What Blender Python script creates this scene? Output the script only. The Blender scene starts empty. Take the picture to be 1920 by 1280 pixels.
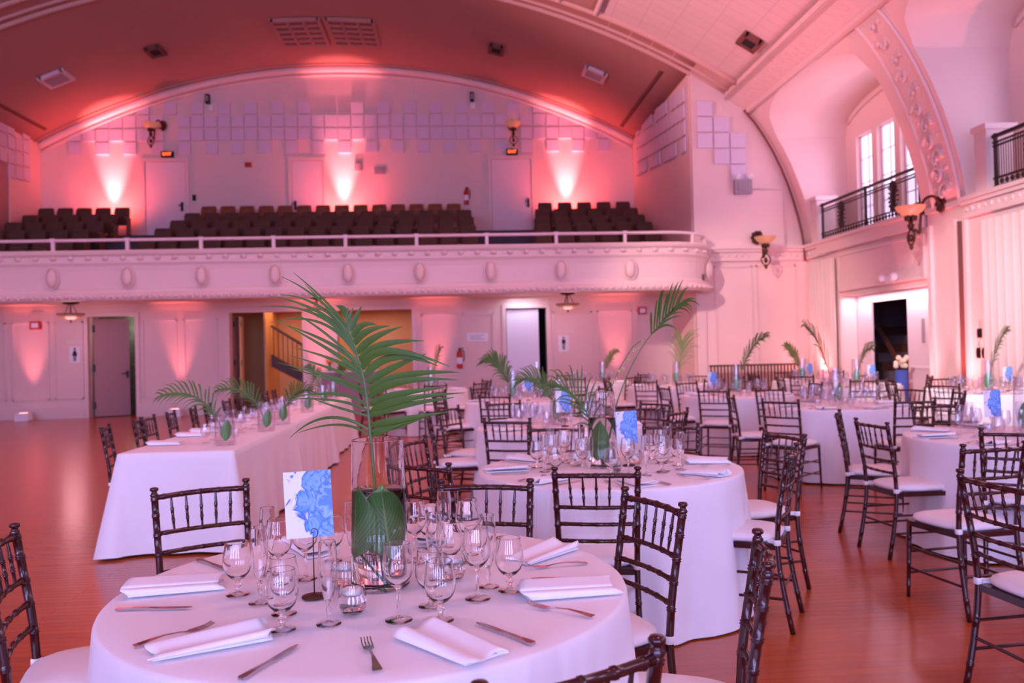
import bpy, math, random
from mathutils import Vector, Matrix
R = math.radians
PI = math.pi
random.seed(7)
C = bpy.context.scene.collection
SC = bpy.context.scene

# ------------------------------------------------------------ camera
cam = bpy.data.cameras.new('camera')
camo = bpy.data.objects.new('camera', cam); C.objects.link(camo)
cr = Vector((0.99752936, -0.06621929, -0.02345597)); cu = Vector((0.02273468, -0.0116251, 0.99967394)); cf = Vector((0.06647038, 0.99773737, 0.01009091))
camo.matrix_world = Matrix(((cr.x, cu.x, -cf.x, 0), (cr.y, cu.y, -cf.y, 0), (cr.z, cu.z, -cf.z, 1.47), (0, 0, 0, 1)))
cam.sensor_width = 36
cam.lens = 1529.19 / 1920 * 36
cam.clip_end = 200
cam.dof.use_dof = True
cam.dof.focus_distance = 2.55
cam.dof.aperture_fstop = 3.6
SC.camera = camo
SC.view_settings.view_transform = 'Standard'
SC.view_settings.look = 'None'
SC.view_settings.gamma = 1
SC.view_settings.exposure = 0.0
SC.view_settings.use_curve_mapping = False
SC.cycles.use_denoising = True
SC.cycles.max_bounces = 14
SC.cycles.transparent_max_bounces = 32
SC.cycles.sample_clamp_indirect = 12

# ------------------------------------------------------------ world
w = bpy.data.worlds.new('sky'); SC.world = w; w.use_nodes = True
w.node_tree.nodes['Background'].inputs[0].default_value = (0.7, 0.62, 1, 1)
w.node_tree.nodes['Background'].inputs[1].default_value = 1.0

# ------------------------------------------------------------ lights
def lamp(name, kind, loc, to, energy, color, **kw):
    l = bpy.data.lights.new(name, kind); l.energy = energy; l.color = color
    for k, v in kw.items(): setattr(l, k, v)
    o = bpy.data.objects.new(name, l); C.objects.link(o); o.location = loc
    d = Vector(to) - Vector(loc)
    o.rotation_euler = d.to_track_quat('-Z', 'Y').to_euler()
    return o
VIOLET = (0.36, 0.44, 1.0)
PINK = (1.0, 0.20, 0.22)
# daylight through the tall windows of the rear wall (behind the camera)
for wx in (-11.5, -7.5, -3.5, 0.5, 4.5):
    for dx in (-.58, .58):
        lamp('rear_daylight', 'AREA', (wx + dx, -8.95, 3.3), (wx + dx, 10, 2.2), 128, VIOLET, shape='RECTANGLE', size=.30, size_y=4.2)
# daylight through the gallery windows on the right
for wy, ge in ((16.6, 42), (10.8, 14), (5.2, 90), (-0.4, 90)):
    lamp('gallery_daylight', 'AREA', (9.1, wy, 5.2), (3, wy, 4.8), ge, (0.95, 0.66, 1.0), shape='RECTANGLE', size=3.0, size_y=1.9)
# added pink fill spots over the floor, standing for no known fixtures
for hx, hy, e in ((-9, 3, 330), (-3.4, 3, 330), (2.5, 3, 330), (-9, 12, 760), (-3.4, 12, 760), (2.5, 12, 760)):
    lamp('overhead_fill', 'SPOT', (hx, hy, 8.6), (hx, hy + 1, 0), e, (1.0, 0.37, 0.45), spot_size=R(125), spot_blend=1, shadow_soft_size=0.5)
lamp('vault_fill', 'SPOT', (-14.5, 9, 2.8), (3.2, 15.0, 9.4), 19000, (1.0, 0.42, 0.47), spot_size=R(34), spot_blend=1, shadow_soft_size=0.6)  # added fill from the left that brightens the vault
lamp('corner_fill', 'SPOT', (-6, 3, 8.0), (7.3, 18.9, 1.3), 9500, (1.0, 0.66, 0.62), spot_size=R(19), spot_blend=.6, shadow_soft_size=0.3)  # added fill aimed at the lower corner wall, no fixture behind it
lamp('curtain_fill', 'SPOT', (-4, -2, 7.5), (8.4, 12.1, 1.6), 13000, (1.0, 0.78, 0.80), spot_size=R(15), spot_blend=.4, shadow_soft_size=0.2)  # added narrow fill to lift the curtain right of the pillar
# coloured uplighters standing on the floor along the walls: (x, y, z, energy, tilt target)
UP = [(-10.65, 20.9, 0.12, 420), (-7.03, 20.9, 0.12, 420), (-3.55, 20.9, 0.12, 420), (-0.55, 20.9, 0.12, 380), (4.16, 20.9, 0.12, 420)]
for x, y, z, e in UP:
    lamp('wall_uplight', 'SPOT', (x, y, z), (x, y + 0.11, z + 1), e * .8, PINK, spot_size=R(36), spot_blend=1, shadow_soft_size=0.05)
for x, y, z in ((-10.36, 25.2, 5.35), (-3.42, 25.2, 5.35), (3.53, 25.2, 5.35)):
    lamp('tier_uplight', 'SPOT', (x, y, z), (x, y + 0.13, z + 1), 2300, (1.0, 0.22, 0.24), spot_size=R(36), spot_blend=1, shadow_soft_size=0.05)
    lamp('tier_red_fill', 'SPOT', (x, y - .4, z + .3), (x, y + 0.1, z + 1.3), 390, (1.0, 0.10, 0.09), spot_size=R(160), spot_blend=1, shadow_soft_size=0.2)  # extra red fill added to redden the upper wall and recess vault
for x in (-9.1, -3.35, 2.72):
    lamp('under_balcony_fill', 'POINT', (x, 19.9, 2.2), (x, 19.9, 0), 19, (1.0, 0.45, 0.55), shadow_soft_size=0.25)  # added pink fill for the wall under the balcony; the pendants are unlit
for x, y, e in ((6.2, 18.8, 300), (7.95, 18.7, 500), (8.1, 13.9, 520), (8.1, 12.75, 500), (8.15, 17.9, 300)):
    lamp('pillar_uplight', 'SPOT', (x, y, 0.12), (x + 0.05, y + 0.14, 1.1), e, PINK, spot_size=R(60), spot_blend=0.9, shadow_soft_size=0.03)
lamp('corridor_lamp', 'AREA', (-3.4, 23.3, 2.7), (-3.4, 23.3, 0), 42, (1.0, 0.42, 0.22), shape='RECTANGLE', size=4, size_y=1.2)
lamp('restroom_lamp', 'AREA', (1.7, 20.9, 2.75), (1.75, 21.3, 1.0), 6, (0.8, 0.8, 1), shape='RECTANGLE', size=.8, size_y=.3)
lamp('ladies_room_fill', 'POINT', (-8.6, 22.2, 2.3), (0, 0, 0), 9, (1.0, 0.8, 0.75), shadow_soft_size=0.1)  # unseen lamp added so the fern wallpaper is not black
lamp('alcove_lamp', 'AREA', (8.62, 15.9, 2.44), (8.75, 15.9, 1.0), 26, (1.0, 0.70, 0.82), shape='RECTANGLE', size=3.0, size_y=.15)

# ------------------------------------------------------------ materials
MATS = {}
def nodes_of(m):
    m.use_nodes = True
    return m.node_tree.nodes, m.node_tree.links, m.node_tree.nodes['Principled BSDF']
def mat(name, col, rough=0.6, metal=0, coat=0, spec=0.5, bump=None, emit=None, noise=None):
    """bump=(scale, strength, dist); noise=(scale, amount) gives slight tone variation of the paint itself"""
    m = bpy.data.materials.new(name); n, l, p = nodes_of(m)
    p.inputs['Base Color'].default_value = (*col, 1)
    p.inputs['Roughness'].default_value = rough; p.inputs['Metallic'].default_value = metal
    p.inputs['Coat Weight'].default_value = coat; p.inputs['Coat Roughness'].default_value = 0.12
    p.inputs['Specular IOR Level'].default_value = spec
    tc = n.new('ShaderNodeTexCoord')
    if bump:
        t = n.new('ShaderNodeTexNoise'); t.inputs['Scale'].default_value = bump[0]; t.inputs['Detail'].default_value = 4
        l.new(tc.outputs['Object'], t.inputs['Vector'])
        b = n.new('ShaderNodeBump'); b.inputs['Strength'].default_value = bump[1]; b.inputs['Distance'].default_value = bump[2]
        l.new(t.outputs['Fac'], b.inputs['Height']); l.new(b.outputs['Normal'], p.inputs['Normal'])
    if noise:
        t = n.new('ShaderNodeTexNoise'); t.inputs['Scale'].default_value = noise[0]; t.inputs['Detail'].default_value = 5
        l.new(tc.outputs['Object'], t.inputs['Vector'])
        r = n.new('ShaderNodeMapRange'); r.inputs['To Min'].default_value = 1 - noise[1]; r.inputs['To Max'].default_value = 1 + noise[1]
        l.new(t.outputs['Fac'], r.inputs['Value'])
        x = n.new('ShaderNodeVectorMath'); x.operation = 'SCALE'; x.inputs[0].default_value = col
        l.new(r.outputs['Result'], x.inputs['Scale']); l.new(x.outputs[0], p.inputs['Base Color'])
    if emit:
        p.inputs['Emission Color'].default_value = (*emit[0], 1); p.inputs['Emission Strength'].default_value = emit[1]
    MATS[name] = m
    return m
WALL = mat('cream_plaster', (0.84, 0.63, 0.58), 0.7, bump=(6, .05, .01), noise=(1.5, .04))
TRIM = mat('cream_gloss_paint', (0.82, 0.63, 0.59), 0.45)
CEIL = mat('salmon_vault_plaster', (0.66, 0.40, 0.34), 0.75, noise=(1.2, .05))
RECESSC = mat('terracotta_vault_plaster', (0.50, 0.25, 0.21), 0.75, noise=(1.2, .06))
PALE = mat('pale_door_paint', (0.80, 0.66, 0.70), 0.5)
SALMON = mat('salmon_door_paint', (0.40, 0.21, 0.21), 0.55)
DARK = mat('dark_void', (0.02, 0.015, 0.015), 0.9)
GROOVE = mat('shadow_gap_paint', (0.20, 0.07, 0.06), 0.8)
BLACK = mat('black_metal', (0.02, 0.018, 0.02), 0.4, metal=.6)
IRON = mat('wrought_iron', (0.045, 0.022, 0.02), 0.5, metal=.5)
BRONZE = mat('aged_bronze', (0.09, 0.035, 0.02), 0.45, metal=.6, bump=(60, .3, .01))
BOWLG = mat('amber_glass_bowl', (0.62, 0.36, 0.22), 0.35, emit=((1, .45, .2), .12))
CLOTH = mat('white_linen', (0.86, 0.84, 0.86), 0.85, bump=(900, .12, .0005))
NAPK = mat('white_napkin_linen', (0.88, 0.87, 0.90), 0.85, bump=(700, .12, .0005))
CUSH = mat('white_cushion_fabric', (0.84, 0.80, 0.80), 0.9, bump=(25, .15, .006))
MAHOG = mat('dark_mahogany_lacquer', (0.042, 0.0045, 0.006), 0.2, coat=.25, noise=(14, .35))
STEEL = mat('polished_steel', (0.55, 0.5, 0.52), 0.18, metal=1)
TILE = mat('lilac_acoustic_board', (0.74, 0.62, 0.74), 0.9)
RED = mat('red_enamel', (0.5, 0.02, 0.02), 0.4)
REDLIT = mat('lit_red_letters', (1, .05, .02), 0.4, emit=((1, .10, .02), 5))
WHITE = mat('white_plastic', (0.85, 0.83, 0.88), 0.4)
GREYP = mat('grey_plastic', (0.35, 0.28, 0.32), 0.5)
INK = mat('black_ink', (0.01, 0.01, 0.02), 0.7)
SEATF = mat('olive_brown_upholstery', (0.11, 0.05, 0.033), 0.9, bump=(40, .3, .01), noise=(3, .25))
SEATW = mat('dark_walnut_seat_wood', (0.22, 0.07, 0.03), 0.5, noise=(8, .3))
TIER = mat('grey_carpet', (0.10, 0.07, 0.09), 0.95)
WARMW = mat('ochre_corridor_paint', (0.75, 0.48, 0.22), 0.6, noise=(2, .06))
STAIRW = mat('dark_stair_wood', (0.08, 0.025, 0.015), 0.5)
CANDLE = mat('white_candle_wax', (0.9, 0.86, 0.84), 0.5)
GREENT = mat('green_fern_wallpaper', (0.14, 0.18, 0.12), 0.8, noise=(9, .8))
ORANGE = mat('orange_petals', (0.9, 0.35, 0.05), 0.6)
YELLOW = mat('yellow_petals', (0.9, 0.65, 0.08), 0.6)
BLUEF = mat('blue_fabric', (0.05, 0.10, 0.42), 0.8)
CREAMF = mat('cream_curtain_fabric', (0.84, 0.66, 0.60), 0.9)
RAILP = mat('white_rail_paint', (0.84, 0.66, 0.68), 0.4)
STEM = mat('palm_stem_green', (0.10, 0.20, 0.07), 0.5)
LEAF = mat('palm_leaflet_green', (0.062, 0.145, 0.017), 0.45, coat=.1, noise=(6, .3))
MATS['palm_leaflet_green'].node_tree.nodes['Principled BSDF'].inputs['Subsurface Weight'].default_value = 0.0
LEAF2 = mat('olive_palm_green', (0.13, 0.20, 0.05), 0.5, noise=(6, .3))
BUD = mat('pale_bud_green', (0.62, 0.50, 0.22), 0.6)

def floor_mat():
    m = bpy.data.materials.new('polished_oak_strip_floor'); n, l, p = nodes_of(m)
    tc = n.new('ShaderNodeTexCoord')
    br = n.new('ShaderNodeTexBrick'); br.inputs['Scale'].default_value = 1.0
    br.inputs['Brick Width'].default_value = 1.6; br.inputs['Row Height'].default_value = 0.065
    br.inputs['Mortar Size'].default_value = 0.0012; br.inputs['Bias'].default_value = 0.0
    br.inputs['Color1'].default_value = (0.53, 0.105, 0.018, 1); br.inputs['Color2'].default_value = (0.46, 0.082, 0.013, 1)
    br.inputs['Mortar'].default_value = (0.24, 0.07, 0.025, 1)
    l.new(tc.outputs['Object'], br.inputs['Vector'])
    mp = n.new('ShaderNodeMapping'); mp.inputs['Scale'].default_value = (1.2, 22, 1)
    l.new(tc.outputs['Object'], mp.inputs['Vector'])
    t = n.new('ShaderNodeTexNoise'); t.inputs['Scale'].default_value = 3; t.inputs['Detail'].default_value = 6
    l.new(mp.outputs[0], t.inputs['Vector'])
    mx = n.new('ShaderNodeMix'); mx.data_type = 'RGBA'; mx.blend_type = 'MULTIPLY'; mx.inputs[0].default_value = 0.35
    l.new(br.outputs['Color'], mx.inputs[6]); l.new(t.outputs['Fac'], mx.inputs[7])
    l.new(mx.outputs[2], p.inputs['Base Color'])
    p.inputs['Roughness'].default_value = 0.23; p.inputs['Coat Weight'].default_value = 0.12; p.inputs['Coat Roughness'].default_value = 0.16
    b = n.new('ShaderNodeBump'); b.inputs['Strength'].default_value = 0.10; b.inputs['Distance'].default_value = 0.004
    l.new(t.outputs['Fac'], b.inputs['Height']); l.new(b.outputs['Normal'], p.inputs['Normal'])
    return m
FLOOR = floor_mat()

def relief_mat(name, col, scale, strength=0.45):
    m = bpy.data.materials.new(name); n, l, p = nodes_of(m)
    p.inputs['Base Color'].default_value = (*col, 1); p.inputs['Roughness'].default_value = 0.6
    tc = n.new('ShaderNodeTexCoord')
    v = n.new('ShaderNodeTexVoronoi'); v.inputs['Scale'].default_value = scale; v.feature = 'SMOOTH_F1'
    t = n.new('ShaderNodeTexNoise'); t.inputs['Scale'].default_value = scale * 2.2; t.inputs['Detail'].default_value = 3; t.inputs['Distortion'].default_value = 2.5
    l.new(tc.outputs['Object'], v.inputs['Vector']); l.new(tc.outputs['Object'], t.inputs['Vector'])
    a = n.new('ShaderNodeMath'); a.operation = 'ADD'; l.new(v.outputs['Distance'], a.inputs[0]); l.new(t.outputs['Fac'], a.inputs[1])
    b = n.new('ShaderNodeBump'); b.inputs['Strength'].default_value = strength; b.inputs['Distance'].default_value = 0.06
    l.new(a.outputs[0], b.inputs['Height']); l.new(b.outputs['Normal'], p.inputs['Normal'])
    return m
RELIEF = relief_mat('carved_plaster_relief', (0.86, 0.64, 0.60), 5)
RELIEFC = relief_mat('carved_ceiling_band', (0.50, 0.29, 0.23), 5)

def tile_vault_mat():
    m = bpy.data.materials.new('pale_perforated_ceiling_tile'); n, l, p = nodes_of(m)
    tc = n.new('ShaderNodeTexCoord')
    br = n.new('ShaderNodeTexBrick'); br.inputs['Scale'].default_value = 1; br.offset = 0
    br.inputs['Brick Width'].default_value = 0.61; br.inputs['Row Height'].default_value = 0.31; br.inputs['Mortar Size'].default_value = 0.008
    br.inputs['Color1'].default_value = (0.78, 0.60, 0.58, 1); br.inputs['Color2'].default_value = (0.75, 0.575, 0.555, 1); br.inputs['Mortar'].default_value = (0.64, 0.47, 0.46, 1)
    l.new(tc.outputs['Object'], br.inputs['Vector']); l.new(br.outputs['Color'], p.inputs['Base Color']); p.inputs['Roughness'].default_value = 0.8
    return m
TILEV = tile_vault_mat()

def glass_mat():
    m = bpy.data.materials.new('clear_glass'); n, l, p = nodes_of(m)
    p.inputs['Base Color'].default_value = (1, 1, 1, 1); p.inputs['Roughness'].default_value = 0.0
    p.inputs['Transmission Weight'].default_value = 1; p.inputs['IOR'].default_value = 1.48
    return m
GLASS = glass_mat()
def water_mat():
    m = bpy.data.materials.new('clear_water'); n, l, p = nodes_of(m)
    p.inputs['Base Color'].default_value = (0.97, 1, 0.99, 1); p.inputs['Roughness'].default_value = 0.0
    p.inputs['Transmission Weight'].default_value = 1; p.inputs['IOR'].default_value = 1.33
    return m
WATER = water_mat()
def thin_glass_mat():
    m = bpy.data.materials.new('thin_clear_glass'); m.use_nodes = True
    n, l = m.node_tree.nodes, m.node_tree.links
    n.remove(n['Principled BSDF']); out = n['Material Output']
    tr = n.new('ShaderNodeBsdfTransparent'); tr.inputs[0].default_value = (0.97, 0.96, 0.98, 1)
    gl = n.new('ShaderNodeBsdfGlossy'); gl.inputs['Roughness'].default_value = 0.09
    lw = n.new('ShaderNodeFresnel'); g = n.new('ShaderNodeNewGeometry'); mr = n.new('ShaderNodeMapRange')
    mr.inputs['To Min'].default_value = 2.0; mr.inputs['To Max'].default_value = 1 / 1.35
    l.new(g.outputs['Backfacing'], mr.inputs['Value']); l.new(mr.outputs['Result'], lw.inputs['IOR'])
    mx = n.new('ShaderNodeMixShader'); l.new(lw.outputs[0], mx.inputs[0]); l.new(tr.outputs[0], mx.inputs[1]); l.new(gl.outputs[0], mx.inputs[2])
    l.new(mx.outputs[0], out.inputs[0])
    return m
TGLASS = thin_glass_mat()

def watercolour_mat():
    m = bpy.data.materials.new('blue_watercolour_print'); n, l, p = nodes_of(m)
    uv = n.new('ShaderNodeTexCoord')
    t = n.new('ShaderNodeTexNoise'); t.inputs['Scale'].default_value = 2.3; t.inputs['Detail'].default_value = 5; t.inputs['Distortion'].default_value = 1.6
    l.new(uv.outputs['UV'], t.inputs['Vector'])
    # mask: a diagonal band across the sheet (fuller at right), broken up by noise
    sp = n.new('ShaderNodeSeparateXYZ'); l.new(uv.outputs['UV'], sp.inputs[0])
    def M(op, a, b=None):
        x = n.new('ShaderNodeMath'); x.operation = op
        for i, v in enumerate((a, b)):
            if v is None: continue
            if isinstance(v, (int, float)): x.inputs[i].default_value = v
            else: l.new(v, x.inputs[i])
        return x.outputs[0]
    mask = M('ADD', M('ADD', M('MULTIPLY', sp.outputs[0], 0.44), 0.075), M('MULTIPLY', t.outputs['Fac'], 1.0))
    mask = M('SUBTRACT', mask, M('MULTIPLY', M('ABSOLUTE', M('SUBTRACT', sp.outputs[1], 0.52)), 0.42))
    cr1 = n.new('ShaderNodeValToRGB'); e = cr1.color_ramp.elements
    e[0].position = 0.56; e[0].color = (0.86, 0.86, 0.92, 1); e[1].position = 0.60; e[1].color = (0.04, 0.16, 0.62, 1)
    for pos, c in ((0.64, (0.13, 0.34, 0.85, 1)), (0.72, (0.26, 0.50, 0.92, 1)), (0.78, (0.06, 0.20, 0.68, 1)), (0.83, (0.35, 0.58, 0.95, 1)), (0.93, (0.12, 0.30, 0.80, 1))):
        x = e.new(pos); x.color = c
    l.new(mask, cr1.inputs[0]); l.new(cr1.outputs[0], p.inputs['Base Color']); p.inputs['Roughness'].default_value = 0.6
    return m
WCOL = watercolour_mat()
def vein_mat():
    m = bpy.data.materials.new('veined_broad_leaf'); n, l, p = nodes_of(m)
    uv = n.new('ShaderNodeTexCoord'); sp = n.new('ShaderNodeSeparateXYZ'); l.new(uv.outputs['UV'], sp.inputs[0])
    def M(op, a, b=None):
        x = n.new('ShaderNodeMath'); x.operation = op
        for i, v in enumerate((a, b)):
            if v is None: continue
            if isinstance(v, (int, float)): x.inputs[i].default_value = v
            else: l.new(v, x.inputs[i])
        return x.outputs[0]
    au = M('ABSOLUTE', M('SUBTRACT', sp.outputs[0], 0.5))
    s = M('SINE', M('MULTIPLY', M('SUBTRACT', sp.outputs[1], M('MULTIPLY', au, 0.9)), 80.0))
    fine = M('POWER', M('MULTIPLY', M('ADD', s, 1.0), 0.5), 9.0)
    mid = M('LESS_THAN', au, 0.018)
    k = M('MAXIMUM', M('MULTIPLY', fine, 0.55), mid)
    mx = n.new('ShaderNodeMix'); mx.data_type = 'RGBA'; l.new(k, mx.inputs[0])
    mx.inputs[6].default_value = (0.07, 0.30, 0.05, 1); mx.inputs[7].default_value = (0.30, 0.50, 0.16, 1)
    l.new(mx.outputs[2], p.inputs['Base Color']); p.inputs['Roughness'].default_value = 0.35
    return m
VEIN = vein_mat()
PANE = mat('daylit_window_glass', (0.8, 0.75, 1), 0.3, emit=((0.80, 0.70, 1.0), 1.9))
PANER = mat('daylit_rear_window_glass', (0.8, 0.75, 1), 0.3, emit=((0.45, 0.50, 1.0), 12.5))

# ------------------------------------------------------------ mesh helpers
def tighten(prof, lim=.6, d=.0007):
    """add support points next to sharp profile corners so smooth shading stays true"""
    n = len(prof); out = []
    for i in range(n):
        a, b, c = Vector(prof[i - 1]), Vector(prof[i]), Vector(prof[(i + 1) % n])
        u, v = b - a, c - b
        if u.length > 1e-6 and v.length > 1e-6 and u.angle(v) > lim and b.x > .001:
            out += [tuple(b - u.normalized() * min(d, u.length * .3)), tuple(b), tuple(b + v.normalized() * min(d, v.length * .3))]
        else: out.append(tuple(b))
    return out
class MB:
    def __init__(s): s.v = []; s.f = []; s.sm = []; s.uv = None
    def quadgrid(s, pts, nu, nv, cu=False, cv=False, smooth=True):
        b = len(s.v); s.v += [tuple(p) for p in pts]
        for i in range(nu if cu else nu - 1):
            for j in range(nv if cv else nv - 1):
                i2 = (i + 1) % nu; j2 = (j + 1) % nv
                s.f.append((b + i * nv + j, b + i2 * nv + j, b + i2 * nv + j2, b + i * nv + j2)); s.sm.append(smooth)
        return b
    def box(s, x0, x1, y0, y1, z0, z1):
        b = len(s.v)
        s.v += [(x0, y0, z0), (x1, y0, z0), (x1, y1, z0), (x0, y1, z0), (x0, y0, z1), (x1, y0, z1), (x1, y1, z1), (x0, y1, z1)]
        for f in ((0, 3, 2, 1), (4, 5, 6, 7), (0, 1, 5, 4), (1, 2, 6, 5), (2, 3, 7, 6), (3, 0, 4, 7)):
            s.f.append(tuple(b + i for i in f)); s.sm.append(False)
        return s
    def bar(s, a, b, wd, ht, up=(0, 0, 1)):
        a = Vector(a); b = Vector(b); d = (b - a).normalized(); u = Vector(up)
        if abs(d.dot(u)) > .98: u = Vector((0, 1, 0))
        r = d.cross(u).normalized(); u = r.cross(d)
        k = len(s.v)
        for p in (a, b):
            for sx, sz in ((-1, -1), (1, -1), (1, 1), (-1, 1)): s.v.append(tuple(p + r * sx * wd / 2 + u * sz * ht / 2))
        for f in ((0, 1, 2, 3), (7, 6, 5, 4), (0, 4, 5, 1), (1, 5, 6, 2), (2, 6, 7, 3), (3, 7, 4, 0)):
            s.f.append(tuple(k + i for i in f)); s.sm.append(False)
        return s
    def tube(s, pts, rad, seg=8, caps=True, closed=False, up=(0, 0, 1)):
        pts = [Vector(p) for p in pts]; n = len(pts)
        if not hasattr(rad, '__len__'): rad = [rad] * n
        b = len(s.v)
        pr = None
        for i, p in enumerate(pts):
            if closed: d = pts[(i + 1) % n] - pts[i - 1]
            else: d = pts[min(i + 1, n - 1)] - pts[max(i - 1, 0)]
            if d.length < 1e-9: d = Vector((0, 0, 1))
            d.normalize()
            if pr is None:
                u = Vector(up)
                if abs(d.dot(u)) > .95: u = Vector((1, 0, 0))
                r = d.cross(u).normalized()
            else:
                r = (pr - d * pr.dot(d)).normalized()
            pr = r; t = d.cross(r)
            for k in range(seg):
                a = 2 * PI * k / seg
                s.v.append(tuple(p + (r * math.cos(a) + t * math.sin(a)) * rad[i]))
        for i in range(n if closed else n - 1):
            i2 = (i + 1) % n
            for k in range(seg):
                k2 = (k + 1) % seg
                s.f.append((b + i * seg + k, b + i2 * seg + k, b + i2 * seg + k2, b + i * seg + k2)); s.sm.append(True)
        if caps and not closed:
            s.f.append(tuple(b + k for k in range(seg))); s.sm.append(False)
            s.f.append(tuple(b + (n - 1) * seg + k for k in reversed(range(seg)))); s.sm.append(False)
        return s
    def lathe(s, prof, seg=24, c=(0, 0, 0), closed=False):
        if closed: prof = tighten(prof)
        """prof [(r,z)]; ends with r=0 are closed to the axis"""
        b = len(s.v); n = len(prof)
        for r, z in prof:
            for k in range(seg):
                a = 2 * PI * k / seg
                s.v.append((c[0] + max(r, 1e-5) * math.cos(a), c[1] + max(r, 1e-5) * math.sin(a), c[2] + z))
        for i in range(n if closed else n - 1):
            i2 = (i + 1) % n
            for k in range(seg):
                k2 = (k + 1) % seg
                s.f.append((b + i * seg + k, b + i * seg + k2, b + i2 * seg + k2, b + i2 * seg + k)); s.sm.append(True)
        return s
    def poly(s, pts, smooth=False):
        b = len(s.v); s.v += [tuple(p) for p in pts]; s.f.append(tuple(range(b, b + len(pts)))); s.sm.append(smooth); return s
    def ext(s, pts2, axis, a0, a1):
        """extrude a 2d polygon along an axis (0:x 1:y 2:z)"""
        def P(u, v, w):
            return {0: (w, u, v), 1: (u, w, v), 2: (u, v, w)}[axis]
        b = len(s.v); n = len(pts2)
        s.v += [P(u, v, a0) for u, v in pts2] + [P(u, v, a1) for u, v in pts2]
        s.f.append(tuple(range(b, b + n))); s.sm.append(False)
        s.f.append(tuple(range(b + 2 * n - 1, b + n - 1, -1))); s.sm.append(False)
        for i in range(n):
            j = (i + 1) % n
            s.f.append((b + i, b + n + i, b + n + j, b + j)); s.sm.append(False)
        return s
    def ellipsoid(s, c, rx, ry, rz, nu=12, nv=8):
        pts = []
        for i in range(nv + 1):
            t = PI * i / nv
            for k in range(nu):
                a = 2 * PI * k / nu
                q = max(math.sin(t), 1e-4)
                pts.append((c[0] + rx * q * math.cos(a), c[1] + ry * q * math.sin(a), c[2] + rz * math.cos(t)))
        s.quadgrid(pts, nv + 1, nu, cv=True); return s
    def mesh(s, name, m):
        me = bpy.data.meshes.new(name); me.from_pydata(s.v, [], s.f)
        me.polygons.foreach_set('use_smooth', s.sm)
        me.materials.append(m)
        if s.uv:
            ul = me.uv_layers.new(name='UVMap')
            for lp in me.loops:
                if lp.vertex_index < len(s.uv): ul.data[lp.index].uv = s.uv[lp.vertex_index]
        me.update()
        return me
    def obj(s, name, m, parent=None, fix=True):
        me = s.mesh(name, m)
        if fix:
            import bmesh
            bm = bmesh.new(); bm.from_mesh(me); bmesh.ops.recalc_face_normals(bm, faces=bm.faces); bm.to_mesh(me); bm.free()
        o = bpy.data.objects.new(name, me); C.objects.link(o)
        if parent: o.parent = parent
        return o
def empty(name, loc=(0, 0, 0), rz=0):
    o = bpy.data.objects.new(name, None); C.objects.link(o); o.location = loc; o.rotation_euler = (0, 0, rz); o.empty_display_size = .05; return o
def tag(o, label=None, cat=None, group=None, kind=None):
    if label: o['label'] = label
    if cat: o['category'] = cat
    if group: o['group'] = group
    if kind: o['kind'] = kind
    return o
def struct(o): o['kind'] = 'structure'; return o
class Kit:
    """first placement uses the prototype itself, later ones copies"""
    def __init__(s, proto): s.p = proto; s.used = False; s.ch = [(c, list(c.children)) for c in proto.children]
    def put(s, loc, rz=0, label=None, cat=None, group=None, scale=None):
        if not s.used: o = s.p; s.used = True
        else:
            o = s.p.copy(); C.objects.link(o)
            for c, g in s.ch:
                d = c.copy(); C.objects.link(d); d.parent = o
                for q in g:
                    e = q.copy(); C.objects.link(e); e.parent = d
        o.location = loc; o.rotation_euler = (0, 0, rz)
        if scale: o.scale = scale
        for k in ('label', 'category', 'group'):
            if k in o: del o[k]
        return tag(o, label, cat, group)

# =============================================================== THE ROOM
CX = -3.4; VR = 18.9; VZ = -8.52           # vault circle centre x, radius, centre z
def vz(rel): return VZ + math.sqrt(VR * VR - rel * rel)
YP, YU, YL = 19.2, 25.6, 21.25             # proscenium plane, tier rear wall, ground-floor rear wall
XR, XL, RX0, RX1 = 8.48, -15.28, -12.5, 5.7
HAUNCH = [(10.49, 7.08), (10.75, 6.78), (10.97, 6.45), (11.17, 6.1), (11.36, 5.7), (11.52, 5.3), (11.65, 4.9), (11.76, 4.5), (11.84, 4.1), (11.88, 3.8)]
def haunch_x(z):
    for (a, za), (b, zb) in zip(HAUNCH, HAUNCH[1:]):
        if zb <= z <= za: return a + (b - a) * (za - z) / (za - zb)
    return HAUNCH[0][0] if z > 7.08 else 11.88
m = MB(); m.box(-15.6, 12.6, -9.2, 25.9, -0.2, 0); struct(m.obj('floor', FLOOR))

# vault shells (a smooth sheet with thickness)
def arcpts(r0, r1, n, dz=0):
    out = []
    for i in range(n + 1):
        rel = r0 + (r1 - r0) * i / n
        z = vz(rel); nx, nz = rel / VR, (z - VZ) / VR
        out.append((CX + rel + nx * dz, z + nz * dz))
    return out
def shell(name, mt, r0, r1, y0, y1, d0, d1, n=24, kind=True):
    """strip of vault from rel r0..r1, y0..y1, between radial offsets d0 (lower face) and d1"""
    lo = arcpts(r0, r1, n, d0); hi = arcpts(r0, r1, n, d1)
    ring = lo + hi[::-1]
    m = MB(); pts = [(x, y0, z) for x, z in ring] + [(x, y1, z) for x, z in ring]
    b = m.quadgrid(pts, 2, len(ring), cv=True)
    m.poly([(x, y0, z) for x, z in ring]); m.poly([(x, y1, z) for x, z in ring[::-1]])
    me = m.obj(name, mt, fix=False)
    for p in me.data.polygons:
        if len(p.vertices) > 4: p.use_smooth = False
    return struct(me)
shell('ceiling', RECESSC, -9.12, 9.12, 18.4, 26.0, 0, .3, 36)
shell('ceiling', CEIL, -5.85, 5.85, -9.2, 18.4, 0.02, .3, 30)
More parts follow.
